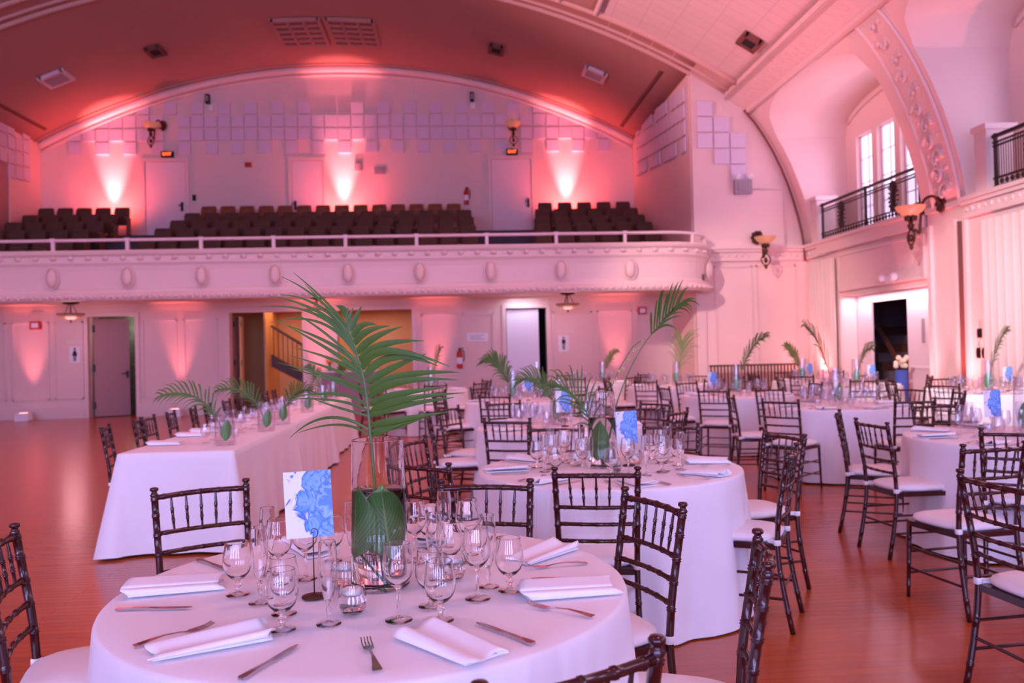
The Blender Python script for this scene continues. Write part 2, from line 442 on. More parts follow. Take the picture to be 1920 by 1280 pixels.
for s in (-1, 1):
    a, b = sorted((s * 5.91, s * 6.7)); shell('trim_1', RELIEFC, a, b, -9.2, 18.35, -.03, .25, 6)
    for e in (5.88, 6.73):
        a, b = sorted((s * (e - .05), s * (e + .05))); shell('trim_2', TRIM, a, b, -9.2, 18.4, -.09, .2, 2)
    a, b = sorted((s * 6.73, s * 9.97)); shell('ceiling', TILEV, a, b, -9.2, 18.4, 0.02, .3, 16)
    a, b = sorted((s * 6.73, s * 9.97)); shell('ceiling', CEIL, a, b, 18.4, 19.2, 0.0, .3, 16)
    a, b = sorted((s * 8.56, s * 8.66)); shell('trim_3', GROOVE, a, b, 19.9, 24.9, -.012, .1, 1)
    # longitudinal carved beam
    m = MB()
    q = [(9.95, 7.43), (9.99, 7.34), (10.05, 7.36), (10.42, 7.12), (10.42, 7.02), (10.52, 7.0), (10.6, 7.1), (10.6, 7.7), (10.0, 7.9)]
    m.ext([(CX + s * x, z) for x, z in q], 1, -9.2, 19.2); struct(m.obj('trim_4', RELIEF))
    m = MB()
    for x, z in ((9.97, 7.39), (10.5, 7.04)): m.tube([(CX + s * x, -9.2, z), (CX + s * x, 19.2, z)], .05, 8)
    struct(m.obj('trim_5', TRIM))
# transverse mouldings of the vault
def arc_tube(y, r0, r1, rad, mt, name, dz=0, n=60):
    m = MB(); m.tube([(x, y, z) for x, z in arcpts(r0, r1, n, dz)], rad, 8, up=(0, 1, 0)); return struct(m.obj(name, mt))
arc_tube(18.42, -9.97, 9.97, .09, CEIL, 'trim_6')
arc_tube(18.95, -9.97, 9.97, .05, CEIL, 'trim_6')
arc_tube(19.24, -9.97, 9.97, .07, CEIL, 'trim_6')
arc_tube(25.52, -9.15, 9.15, .13, TRIM, 'trim_7', -.06)
arc_tube(25.56, -9.15, 9.15, .05, TRIM, 'trim_7', -.24)
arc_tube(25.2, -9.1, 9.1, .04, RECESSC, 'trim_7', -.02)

# tier rear wall with three doorways, recess side walls
def wallx(name, x0, x1, z0, z1, y0, y1, holes, mt):
    """wall in the XZ plane with rectangular holes (xa, xb, za, zb), holes sorted by x"""
    m = MB(); x = x0
    for xa, xb, za, zb in holes:
        m.box(x, xa, y0, y1, z0, z1)
        if za > z0: m.box(xa, xb, y0, y1, z0, za)
        if zb < z1: m.box(xa, xb, y0, y1, zb, z1)
        x = xb
    m.box(x, x1, y0, y1, z0, z1); return struct(m.obj(name, mt))
updoors = [(-9.43, -8.21), (-5.01, -4.05), (1.17, 2.44)]
m = MB()
prof = [(x, z) for x, z in arcpts(-9.1, 9.1, 36, .1)]
m.ext([(-12.5, 2.8)] + prof + [(5.7, 2.8)], 1, YU, YU + .3); struct(m.obj('wall_tier_rear', WALL))
for i, (a, b) in enumerate(updoors):
    fr = MB(); ztop = 7.48
    fr.box(a - .10, a, YU - .05, YU + .02, 5.0, ztop + .1); fr.box(b, b + .10, YU - .05, YU + .02, 5.0, ztop + .1); fr.box(a, b, YU - .05, YU + .02, ztop, ztop + .1)
    o = struct(fr.obj('trim_%d' % (8 + i), TRIM))
    dr = MB(); dr.box(a + .012, b - .012, YU - .025, YU - .002, 5.02, ztop - .012); d = struct(dr.obj('door_%d' % (i + 1), PALE))
    gp = MB(); gp.box(a, b, YU - .003, YU + .004, 5.0, ztop); gp.obj('shadow_gap', GROOVE, d)
    hd = MB(); hx = b - .12 if i != 1 else a + .1
    hd.box(hx - .035, hx + .035, YU - .07, YU - .02, 5.95, 6.22); hd.tube([(hx, YU - .09, 6.12), (hx - .1, YU - .09, 6.12)], .015, 6); hd.obj('door_handle', BLACK, d)
for s, X in ((1, RX1), (-1, RX0)):
    m = MB(); x0, x1 = (X, X + .12) if s > 0 else (X - .12, X)
    m.box(x0, x1, YP + .12, YU + .3, 0, 8.15); struct(m.obj('wall_recess_right' if s > 0 else 'wall_recess_left', WALL))
# doorway in left recess side wall of the tier
m = MB(); m.box(RX0, RX0 + .03, 22.6, 23.7, 5.0, 7.3); d = struct(m.obj('door_4', SALMON)); m = MB()
m.box(RX0, RX0 + .06, 22.5, 22.6, 5.0, 7.4); m.box(RX0, RX0 + .06, 23.7, 23.8, 5.0, 7.4); m.box(RX0, RX0 + .06, 22.6, 23.7, 7.3, 7.4); struct(m.obj('trim_11', TRIM))

# proscenium plane wall, both sides of the recess
for s in (1, -1):
    pts = [(9.12, 0), (9.12, vz(9.12) + .05), (9.55, vz(9.55) + .05), (9.97, 7.55)] + [(a, b) for a, b in HAUNCH] + [(11.88, 0)]
    m = MB(); m.ext([(CX + s * x, z) for x, z in pts], 1, YP, YP + .12); struct(m.obj('wall_proscenium_right' if s > 0 else 'wall_proscenium_left', WALL))
# right/left haunch, ribs and lunettes
BAYS = [(14.27, 18.75), (8.6, 12.98), (2.9, 7.3), (-2.8, 1.6)]
def lun(y, a, b):
    t = (y - a) / (b - a); return 6.32 + .74 * math.sin(PI * t) ** .3
# left side: closed haunch and wall
m = MB(); ring = [(CX - x, z) for x, z in HAUNCH]; ring2 = [(x - .25, z + .05) for x, z in ring]
m.quadgrid([(x, y, z) for y in (-9.2, 19.2) for x, z in ring], 2, len(ring)); struct(m.obj('wall_left_cove', WALL))
m = MB(); m.box(XL - .25, XL, -9.2, 19.2, 0, 3.85); struct(m.obj('wall_left', WALL))
# right side ribs
def rib(y0, y1, mt, off=0.0, name='trim_12', depth=.35, ztop=7.08):
    h = [(x, z) for x, z in HAUNCH if z <= ztop]
    m = MB(); a = [(CX + x - off, z) for x, z in h]; b = [(CX + x + depth, z + .08) for x, z in h]
    ringp = a + b[::-1]
    m.quadgrid([(x, y, z) for y in (y0, y1) for x, z in ringp], 2, len(ringp), cv=True)
    m.poly([(x, y0, z) for x, z in ringp]); m.poly([(x, y1, z) for x, z in ringp])
    o = m.obj(name, mt); return struct(o)
rib(18.75, 19.2, WALL, 0, 'trim_13')
for (a, b) in BAYS:
    y0 = {14.27: 12.98, 8.6: 7.3, 2.9: 1.6, -2.8: -4.1}[a]
    rib(y0, a, WALL, 0, 'trim_14')
    rib(y0 + .18, a - .42, RELIEF, .035, 'trim_15')
    for yy in (y0 + .14, a - .40):
        m = MB(); m.tube([(CX + x - .03, yy, z) for x, z in HAUNCH], .035, 8, up=(0, 1, 0)); struct(m.obj('trim_16', TRIM))
    # carved acanthus scrolls up the rib
    m = MB(); yc = (y0 + .18 + a - .42) / 2
    for k in range(11):
        z = 4.0 + k * .285; x = CX + haunch_x(z) - .05; sg = 1 if k % 2 else -1
        pts = []; rad = []
        for q in range(15):
            t = q / 14; ang = t * 4.6; rr = .19 * (1 - .62 * t)
            pts.append((x - .02 + 0 * t, yc + sg * (.04 + rr * math.cos(ang) * .9), z + rr * math.sin(ang) + (haunch_x(z) - haunch_x(min(z + .1, 7))) * 0)); rad.append(.048 * (1 - .4 * t))
        m.tube(pts, rad, 6, up=(1, 0, 0)); m.ellipsoid((x - .02, yc + sg * .06, z), .04, .05, .05, 8, 6)
        for q in (-1, 1): m.ellipsoid((x, yc + q * .2, z + .12), .035, .07, .05, 8, 5)
    struct(m.obj('trim_17', RELIEF))
# lunette haunch (between beam and the niche vault) and niche shells
for bi, (a, b) in enumerate(BAYS):
    n = 24; m = MB(); rows = []
    for i in range(n + 1):
        y = a + (b - a) * i / n; zc = lun(y, a, b)
        for j in range(7):
            z = 7.08 + (zc - 7.08) * j / 6; rows.append((CX + haunch_x(z), y, z))
    m.quadgrid(rows, n + 1, 7); struct(m.obj('ceiling', WALL, fix=False))
    m = MB(); rows = []
    for i in range(n + 1):
        y = a + (b - a) * i / n; zc = lun(y, a, b); xs = CX + haunch_x(zc)
        for j in range(5): rows.append((xs + (9.35 - xs) * j / 4, y, zc))
    m.quadgrid(rows, n + 1, 5); struct(m.obj('ceiling', WALL, fix=False))
    # niche end walls, gallery floor slab, window wall
    ep = [(CX + x + .12, z) for x, z in HAUNCH] + [(8.6, 3.3), (9.34, 3.3), (9.34, 7.08)]
    m = MB(); m.ext(ep, 1, b + .004, b + .1); m.ext(ep, 1, a - .1, a - .004); struct(m.obj('wall_niche', WALL))
    m = MB(); m.box(8.50, 9.6, a, b, 3.505, 3.80); struct(m.obj('floor', TRIM))
    # window wall with three tall lights
    y1 = a + 1.42; lights = []
    for k in range(3): lights.append((y1 + k * .93, y1 + k * .93 + .71))
    m = MB(); yy = a - .1
    for (p, q) in lights:
        m.box(9.3, 9.5, yy, p, 3.3, 7.3); m.box(9.3, 9.5, p, q, 3.3, 3.95); m.box(9.3, 9.5, p, q, 6.2, 7.3); yy = q
    m.box(9.3, 9.5, yy, b + .1, 3.3, 7.3); struct(m.obj('wall_niche', WALL))
    m = MB()
    pts = [(9.27, a + (b - a) * i / n, lun(a + (b - a) * i / n, a, b) - .12) for i in range(1, n)]
    m.tube(pts, .04, 6, up=(1, 0, 0)); struct(m.obj('trim_18', TRIM))
    for k, (p, q) in enumerate(lights):
        gl = MB(); gl.box(9.44, 9.46, p, q, 3.95, 6.2); g = struct(gl.obj('window_%d' % (bi * 3 + k + 1), PANE))
        f = MB()
        for e in (p + .025, q - .025, (p + q) / 2): f.box(9.40, 9.44, e - (.006 if e == (p + q) / 2 else .022), e + (.006 if e == (p + q) / 2 else .022), 3.95, 6.2)
        for e in (3.98, 4.55, 5.1, 5.65, 6.17): f.box(9.40, 9.44, p, q, e - .009, e + .009)
        f.obj('window_frame', PALE, g)
# lower right wall: (y0,y1) solid segments and openings
m = MB()
m.box(XR, XR + .35, 17.49, 19.2, 0, 3.5); m.box(XR, XR + .35, 12.98, 14.12, 0, 3.8); m.box(XR, XR + .35, 14.12, 17.49, 2.48, 3.5)
m.box(XR, XR + .35, -9.2, 12.98, 0, 3.5); struct(m.obj('wall_right', WALL))
m = MB(); m.box(XR - .05, XR, 14.2, 17.4, 2.62, 3.35); m2 = m; struct(m.obj('trim_19', RELIEF))
m = MB()
for z in (2.60, 3.37): m.box(XR - .08, XR, 14.15, 17.45, z - .02, z + .02)
for y in (14.15, 17.45): m.box(XR - .08, XR, y - .02, y + .02, 2.6, 3.37)
m.box(XR - .03, XR, 17.5, 17.6, 0, 2.55); m.box(XR - .03, XR, 14.02, 14.12, 0, 2.55)
struct(m.obj('trim_20', TRIM))
# alcove behind the opening: wall with a doorway to a dark stair hall
m = MB(); ax = XR + .36
m.box(ax, ax + .05, 16.9, 17.49, 0, 2.6); m.box(ax, ax + .05, 14.12, 15.5, 0, 2.6); m.box(ax, ax + .05, 15.5, 16.9, 2.30, 2.6)
m.box(XR + .34, ax + .05, 17.49, 19.0, 0, 2.6); m.box(XR + .34, ax + .05, 12.9, 14.12, 0, 2.6); m.box(XR+.34, ax+.05, 14.1, 17.5, 2.48, 2.7); struct(m.obj('wall_alcove', PALE))
m = MB(); m.box(ax - .025, ax, 14.2, 15.42, 0.05, 2.28); d = struct(m.obj('door_5', PALE))
m = MB(); m.box(ax - .04, ax - .025, 14.85, 14.95, 1.42, 1.88); m.obj('vision_panel', GREYP, d)
m = MB(); m.box(ax - .045, ax - .02, 14.3, 15.35, .92, .96); m.obj('push_bar', PALE, d)
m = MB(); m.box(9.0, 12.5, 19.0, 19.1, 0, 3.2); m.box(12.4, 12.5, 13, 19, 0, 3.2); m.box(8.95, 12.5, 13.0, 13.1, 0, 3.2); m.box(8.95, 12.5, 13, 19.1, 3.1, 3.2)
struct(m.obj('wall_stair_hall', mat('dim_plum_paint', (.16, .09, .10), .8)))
t = empty('staircase', (10.2, 17.2, 0)); tag(t, 'dark staircase seen through the bright doorway on the right wall', 'staircase')
for k in range(9):
    m = MB(); m.box(0.2 - .9, .2 + .9, -.25 + .2 * 0 + k * 0.19 - 0, -.25 + k * .19 + .22, 0, .2 * (k + 1)); o = m.obj('step', STAIRW if k % 2 == 0 else MATS['grey_carpet'], t)
m = MB(); m.bar((-.75, -.3, .95), (-.75, 1.5, 2.7), .07, .07); m.obj('handrail', STAIRW, t)

# cornice along proscenium wall and right wall
def cornice(path, name='trim_21'):
    m = MB()
    for (a, b) in zip(path, path[1:]):
        a = Vector(a); b = Vector(b)
        m.bar(a + Vector((0, 0, 3.78)), b + Vector((0, 0, 3.78)), .22, .07); m.bar(a + Vector((0, 0, 3.71)), b + Vector((0, 0, 3.71)), .15, .06)
        m.bar(a + Vector((0, 0, 3.50)), b + Vector((0, 0, 3.50)), .09, .06)
    struct(m.obj(name, TRIM))
    m = MB()
    for (a, b) in zip(path, path[1:]):
        a = Vector(a); b = Vector(b); n = int((b - a).length / .16)
        m.bar(a + Vector((0, 0, 3.6)), b + Vector((0, 0, 3.6)), .05, .15)
        for k in range(n):
            p = a + (b - a) * ((k + .5) / n); m.ellipsoid((p.x, p.y, 3.6), .05, .05, .055, 6, 5)
    struct(m.obj('trim_22', RELIEF))
cornice([(5.95, 19.16, 0), (8.44, 19.16, 0)]); cornice([(8.44, 19.16, 0), (8.44, 18.0, 0)])
cornice([(8.44, 12.98, 0), (8.44, -9, 0)]); cornice([(-15.2, -9, 0), (-15.2, 19.16, 0)]); cornice([(-15.24, 19.16, 0), (-12.8, 19.16, 0)])
m = MB(); m.box(8.36, 8.5, 14.2, 18.42, 3.50, 3.80); m.box(8.30, 8.5, 14.2, 18.42, 3.74, 3.81); struct(m.obj('trim_23', TRIM))
# pilaster blocks at the railing ends, pillar mouldings
m = MB(); m.box(8.40, 8.85, 18.42, 18.74, 3.8, 4.85); m.box(8.36, 8.9, 18.38, 18.76, 4.78, 4.87); m.box(8.40, 8.85, 12.32, 12.62, 3.8, 4.85); m.box(8.36, 8.9, 12.28, 12.66, 4.78, 4.87)
struct(m.obj('trim_24', TRIM))
m = MB()
for y in (13.28, 12.99, 14.0): m.box(8.42, 8.49, y - .035, y + .035, 0, 3.5)
for y in (14.0, 13.55, 13.0): pass
m.box(8.40, 8.49, 13.0, 14.1, 0, .35); m.box(8.43, 8.49, 12.98, 14.12, 3.72, 3.82); struct(m.obj('trim_25', TRIM))
m = MB(); m.box(8.40, 8.482, 13.12, 13.135, 0, 3.45); struct(m.obj('trim_26', GROOVE))
# proscenium wall panel mouldings
def panelframe(m, x0, x1, z0, z1, y, t=.035, d=.03):
    m.box(x0, x1, y - d, y, z1 - t, z1); m.box(x0, x1, y - d, y, z0, z0 + t); m.box(x0, x0 + t, y - d, y, z0, z1); m.box(x1 - t, x1, y - d, y, z0, z1)
m = MB()
for x0, x1 in ((6.18, 7.1), (7.2, 8.18)): panelframe(m, x0, x1, .5, 3.36, YP)
m.box(5.72, 5.95, YP - .05, YP, 0, 3.46); struct(m.obj('trim_27', TRIM))
m = MB(); m.box(5.95, 8.46, YP - .05, YP, 0, .32); m.box(5.95, 8.46, YP - .03, YP, .32, .4); struct(m.obj('baseboard_proscenium', TRIM))
m = MB(); m.box(8.3, 8.36, 18.9, 18.96, .0, 7.0)
pth = [(CX + x - .12, 19.08, z) for x, z in HAUNCH]
m = MB(); m.tube(pth + [(8.38, 19.08, 3.45)], .03, 6, up=(0, 1, 0)); struct(m.obj('trim_28', GROOVE))

# ground floor rear wall under the balcony
op = [(-9.3, -8.14, 0, 2.55), (-5.8, -3.97, 0, 2.58), (-3.08, -1.17, 0, 2.58), (1.27, 2.33, 0, 2.55)]
wallx('wall_rear', -12.5, 5.7, 0, 2.86, YL, YL + .25, op, WALL)
m = MB()
for x0, x1 in ((-12.2, -11.3), (-11.15, -10.25), (-10.12, -9.42), (-7.97, -7.1), (-6.95, -6.1), (-.92, -.03), (.12, .95), (2.5, 3.53), (3.67, 4.59), (4.72, 5.5)): panelframe(m, x0, x1, .48, 2.44, YL)
struct(m.obj('trim_29', TRIM))
m = MB()
for a, b in ((-12.5, -9.4), (-8.04, -5.9), (-3.87, -3.18), (-1.07, 1.17), (2.43, 5.7)):
    m.box(a, b, YL - .06, YL, 0, .26); m.box(a, b, YL - .035, YL, .26, .34)
struct(m.obj('baseboard_rear', TRIM))
m = MB()
for a, b, z0, z1 in op:
    m.box(a - .1, a, YL - .04, YL + .02, 0, z1 + .1); m.box(b, b + .1, YL - .04, YL + .02, 0, z1 + .1); m.box(a, b, YL - .04, YL + .02, z1, z1 + .1)
m.box(-12.5, 5.7, YL - .05, YL, 2.74, 2.86); struct(m.obj('trim_30', TRIM))
# left doorway: door leaf ajar with ferny wallpaper beyond
d = empty('door_6', (-9.22, YL + .12, 0), R(24)); struct(d)
m = MB(); m.box(0, .82, 0, .045, 0.02, 2.5); m.obj('door_leaf', SALMON, d)
m = MB(); m.box(.73, .79, -.05, 0, .98, 1.16); m.tube([(.74, -.07, 1.1), (.62, -.07, 1.1)], .012, 6); m.obj('door_handle', BLACK, d)
for z in (.3, 1.25, 2.25):
    m = MB(); m.box(-.03, .03, -.02, 0.0, z - .09, z + .09); m.obj('hinge', BLACK, d)
m = MB(); m.box(-9.6, -7.9, 22.6, 22.65, 0, 2.8); struct(m.obj('wall_ladies_room', GREENT))
m = MB(); m.box(-9.7, -9.6, 21.5, 22.65, 0, 2.8); m.box(-7.9, -7.8, 21.5, 22.65, 0, 2.8); m.box(-9.7, -7.8, 21.5, 22.65, 2.75, 2.8); struct(m.obj('wall_ladies_room', SALMON))
# right restroom door
d = empty('door_7', (1.29, YL + .1, 0), R(-3)); struct(d)
m = MB(); m.box(0, .84, 0, .045, 0.02, 2.52); m.obj('door_leaf', mat('white_door_paint', (.85, .84, .95), .5), d)
m = MB(); m.box(.74, .79, -.04, 0, .98, 1.14); m.obj('door_handle', STEEL, d)
m = MB(); m.box(1.1, 2.5, 22.5, 22.6, 0, 2.8); m.box(1.1, 1.2, 21.5, 22.6, 0, 2.8); m.box(2.4, 2.5, 21.5, 22.6, 0, 2.8); m.box(1.1, 2.5, 21.5, 22.6, 2.7, 2.8); struct(m.obj('wall_mens_room', DARK))
# corridor behind the wide openings
m = MB(); m.box(-7.2, .2, 24.6, 24.7, 0, 2.85); m.box(-7.3, -7.2, 21.5, 24.7, 0, 2.85); m.box(.1, .2, 21.5, 24.7, 0, 2.85); m.box(-7.3, .2, 21.5, 24.7, 2.8, 2.86)
m.box(-5.35, -5.3, 23.0, 24.6, 0, 2.8); struct(m.obj('wall_corridor', WARMW))
# bulkhead over the wide openings
# stair in the corridor, running down to the right
t = empty('corridor_staircase', (-5.25, 23.4, 0)); tag(t, 'dark wooden staircase with slim balusters, descending to the right in the ochre corridor', 'staircase')
m = MB(); m.ext([(0, 2.25 - .75), (0, 1.15), (2.1, -.0), (2.1, .2)], 1, 0, .12); m.obj('stringer', STAIRW, t)
m = MB(); m.bar((0, .05, 2.3), (2.1, .05, .95), .06, .07); m.obj('handrail', STAIRW, t)
for k in range(16):
    x = .06 + k * .13; zt = 2.3 - x * 1.35 / 2.1; m = MB(); m.box(x - .012, x + .012, .04, .065, zt - .85, zt); m.obj('baluster', STAIRW, t)
# folded panelled door leaves inside the first wide opening
for k, (x, a) in enumerate(((-5.78, 78), (-5.6, 100))):
    d = empty('door_%d' % (8 + k), (x, YL + .3, 0), R(a)); struct(d)
    m = MB(); m.box(0, .55, 0, .04, .02, 2.5); m.obj('door_leaf', WARMW if k else SALMON, d)
    for z in (.3, 1.3, 2.3):
        m = MB(); m.box(-.02, .03, -.015, 0, z - .07, z + .07); m.obj('hinge', BLACK, d)

# balcony: soffit slab, tiers, parapet swept along its plan
PY = 17.95; pr = 1.3
def plan(off=0.0, n=10):
    pts = [(-11.45 - 0, PY - off)]
    L = []
    cxl = -12.75 + pr; cxr = 5.95 - pr
    for i in range(n + 1):
        a = R(180 + 90 * i / n); L.append((cxl + (pr + off) * math.cos(a), PY + pr + (pr + off) * math.sin(a)))
    for i in range(1, 24): L.append((cxl + (cxr - cxl) * i / 24, PY - off))
    for i in range(n + 1):
        a = R(270 + 90 * i / n); L.append((cxr + (pr + off) * math.cos(a), PY + pr + (pr + off) * math.sin(a)))
    return L
m = MB(); pl = plan(-.05); m.ext([(x, y) for x, y in pl], 2, 2.84, 3.0); m.box(-12.5, 5.7, 19.2, 25.6, 2.85, 3.0); struct(m.obj('ceiling', WALL))
PROF = [(-.02, 2.72), (.07, 2.72), (.10, 2.76), (.10, 2.84), (.06, 2.87), (.03, 2.90), (.03, 2.95), (.0, 2.99), (.0, 3.05), (.01, 3.35), (.03, 3.46), (.07, 3.52), (.07, 3.56), (.04, 3.58), (.04, 3.66), (.10, 3.70), (.12, 3.76), (.10, 3.79), (-.12, 3.79), (-.12, 2.72)]
m = MB(); rows = []
for o, z in PROF:
    for x, y in plan(o): rows.append((x, y, z))
m.quadgrid(rows, len(PROF), len(plan(0)), cu=True); o = m.obj('balcony_front', TRIM); struct(o); o.name = 'wall_balcony_front'
for p_ in o.data.polygons: p_.use_smooth = False
# enrichment: dentil beads and a guilloche band, oval medallions
def along(off, step):
    L = plan(off, 16); out = []; acc = 0
    for (a, b), (c, d) in zip(L, L[1:]):
        seg = math.hypot(c - a, d - b)
        while acc <= seg:
            t = acc / seg; out.append((a + (c - a) * t, b + (d - b) * t)); acc += step
        acc -= seg
    return out
m = MB()
for x, y in along(.05, .36): m.ellipsoid((x, y, 3.62), .07, .07, .05, 8, 6)
for x, y in along(.05, .36): pass
struct(m.obj('trim_31', TRIM))
m = MB()
for x, y in along(.10, .15): m.ellipsoid((x, y, 2.80), .062, .04, .045, 6, 5)
struct(m.obj('trim_32', TRIM))
ov = empty('oval_medallion')
m = MB(); m.ellipsoid((0, 0, 0), .105, .08, .19, 16, 12); m.obj('boss', TRIM, ov)
m = MB(); m.tube([(.135 * math.cos(2 * PI * k / 24), -.01, .225 * math.sin(2 * PI * k / 24)) for k in range(24)], .014, 6, closed=True); m.obj('oval_rim', TRIM, ov)
K = Kit(ov)
names = ['second from the left', 'third from the left', 'fourth from the left', 'fifth from the left, above the palm frond tips', 'fifth from the right', 'fourth from the right', 'third from the right', 'second from the right', 'rightmost of the front-facing ones']
oxs = [-8.55 + 1.551 * k for k in range(9)]
nm = ['leftmost', 'second from the left', 'third from the left', 'just left of the tall palm tips', 'the middle one', 'fourth from the right', 'third from the right', 'second from the right', 'last one before the curved end']
for k, x in enumerate(oxs): K.put((x, PY - .085, 3.2), 0, 'white plaster oval medallion on the balcony front, ' + nm[k], 'medallion', 'oval medallions on the balcony front')
a = R(-28); K.put((5.95 - pr + (pr + .085) * math.cos(a), PY + pr + (pr + .085) * math.sin(a), 3.2), a + PI / 2, 'plaster oval medallion on the curved right end of the balcony front', 'medallion', 'oval medallions on the balcony front')
# white safety rail
rl = empty('balcony_rail', (0, 0, 0)); tag(rl, 'white painted steel safety rail running along the top of the balcony front', 'railing')
m = MB(); L = plan(-.04); m.tube([(x, y, 4.02) for x, y in L], .035, 8); m.obj('top_rail', RAILP, rl)
for k in range(-2, 10):
    x = -8.56 + 1.542 * k
    if x < -11 or x > 4.6: continue
    m = MB(); m.box(x - .035, x + .035, PY, PY + .06, 3.79, 4.02); m.box(x - .05, x + .05, PY - .02, PY + .1, 4.0, 4.06); m.obj('rail_post', RAILP, rl)
for aa in (-55, -15):
    a = R(aa); x, y = 5.95 - pr + (pr - .04) * math.cos(a), PY + pr + (pr - .04) * math.sin(a); m = MB(); m.box(x - .035, x + .035, y - .03, y + .03, 3.79, 4.02); m.obj('rail_post', RAILP, rl)
# stepped tier floors
for k, (y, z) in enumerate(((18.4, 3.1), (20.6, 3.62), (21.5, 3.98), (22.4, 4.33), (23.3, 4.68), (24.2, 5.03))):
    m = MB(); y1 = (20.6, 21.5, 22.4, 23.3, 24.2, 25.6)[k]; m.box(-12.5, 5.7, y, y1, 2.95, z); struct(m.obj('floor', TIER))

# rear (behind camera) wall with tall windows
m = MB(); x = XL - .2
for wx in (-11.5, -7.5, -3.5, .5, 4.5):
    m.box(x, wx - .9, -9.2, -9.0, 0, 10.4); m.box(wx - .9, wx + .9, -9.2, -9.0, 0, 1.0); m.box(wx - .9, wx + .9, -9.2, -9.0, 5.5, 10.4); x = wx + .9
m.box(x, 9.6, -9.2, -9.0, 0, 10.4); struct(m.obj('wall_front', WALL))
for i, wx in enumerate((-11.5, -7.5, -3.5, .5, 4.5)):
    g = MB(); g.box(wx - .9, wx + .9, -9.16, -9.14, 1.0, 5.5); g = struct(g.obj('window_%d' % (20 + i), PANER))
    f = MB()
    for e in (-.87, -.3, .3, .87): f.box(wx + e - .035, wx + e + .035, -9.12, -9.06, 1, 5.5)
    for z in (1.03, 2.1, 3.2, 4.3, 5.47): f.box(wx - .9, wx + .9, -9.12, -9.06, z - .03, z + .03)
    f.obj('window_frame', TRIM, g)

# =============================================================== THINGS ON WALLS AND CEILING
# acoustic boards on the tier rear wall
def board(name='acoustic_board'):
    m = MB(); m.box(-.185, .185, -.05, 0, -.175, .175); return m
bo = board().obj('acoustic_board', TILE); KB = Kit(bo)
pat = ['CD', 'C', 'BCD', 'BC', 'BCD', 'ABC', 'BCD', 'A', 'BCD', 'ABC', 'BCD', 'ABC', 'BCD', 'ABC', 'BCD', 'ABC', 'BCD', 'ABC', 'BCD', 'BC', 'BCD', 'ABC', 'BCD', 'ABC', 'BCD', 'ABC', 'BCD', 'ABC', 'BCD', 'ABC', 'BCD', 'ABC', 'BCD', 'A', 'BCD', 'ABC', 'BCD', 'BC', 'BCD', 'C', 'CD']
rowz = {'A': 9.10, 'B': 8.70, 'C': 8.29, 'D': 7.88}
rown = {'A': 'topmost row', 'B': 'second row', 'C': 'third row', 'D': 'lowest row'}
ordn = ['first', 'second', 'third', 'fourth', 'fifth', 'sixth', 'seventh', 'eighth', 'ninth', 'tenth', 'eleventh', 'twelfth', 'thirteenth', 'fourteenth', 'fifteenth', 'sixteenth', 'seventeenth', 'eighteenth', 'nineteenth', 'twentieth', 'twenty-first', 'twenty-second', 'twenty-third', 'twenty-fourth', 'twenty-fifth', 'twenty-sixth', 'twenty-seventh', 'twenty-eighth', 'twenty-ninth', 'thirtieth', 'thirty-first', 'thirty-second', 'thirty-third', 'thirty-fourth', 'thirty-fifth', 'thirty-sixth', 'thirty-seventh', 'thirty-eighth', 'thirty-ninth', 'fortieth']
cnt = {k: 0 for k in 'ABCD'}
x0b, x1b = -11.47, 4.75
for i, s_ in enumerate(pat):
    x = x0b + (x1b - x0b) * i / (len(pat) - 1)
    for k in s_:
        KB.put((x, YU - .012, rowz[k]), 0, 'lilac acoustic board above the balcony, %s, %s from the left' % (rown[k], ordn[cnt[k]]), 'acoustic panel', 'acoustic boards on the wall above the balcony seats'); cnt[k] += 1
# side walls of the tier
for sd, X, rz in (('right', RX1 - .012, -PI / 2), ('left', RX0 + .012, PI / 2)):
    cn = {k: 0 for k in 'ABCDE'}
    for i in range(13):
        y = 19.75 + .41 * i
        if y > 25.2: break
        rr = 'BC' if i % 2 else 'ABCD'
        if i % 4 == 1: rr = 'ABC'
        if i % 4 == 3: rr = 'BCD'
        for k in rr:
            KB.put((X, y, {'A': 7.62, 'B': 7.21, 'C': 6.8, 'D': 6.39}[k] + (y - 19.7) * .105), rz, 'acoustic board on the balcony\'s %s side wall, %s, %s from the front' % (sd, rown[k], ordn[cn[k]]), 'acoustic panel', 'acoustic boards on the %s side wall of the balcony' % sd); cn[k] += 1
for i in range(3):
    for j in range(3):
        x = 6.03 + .40 * i; z = 7.14 - .385 * (i + j)
        KB.put((x, YP - .012, z), 0, 'acoustic board right of the balcony, %s stepped column, %s from its top' % (('left', 'middle', 'right')[i], ordn[j]), 'acoustic panel', 'stepped acoustic boards right of the balcony')

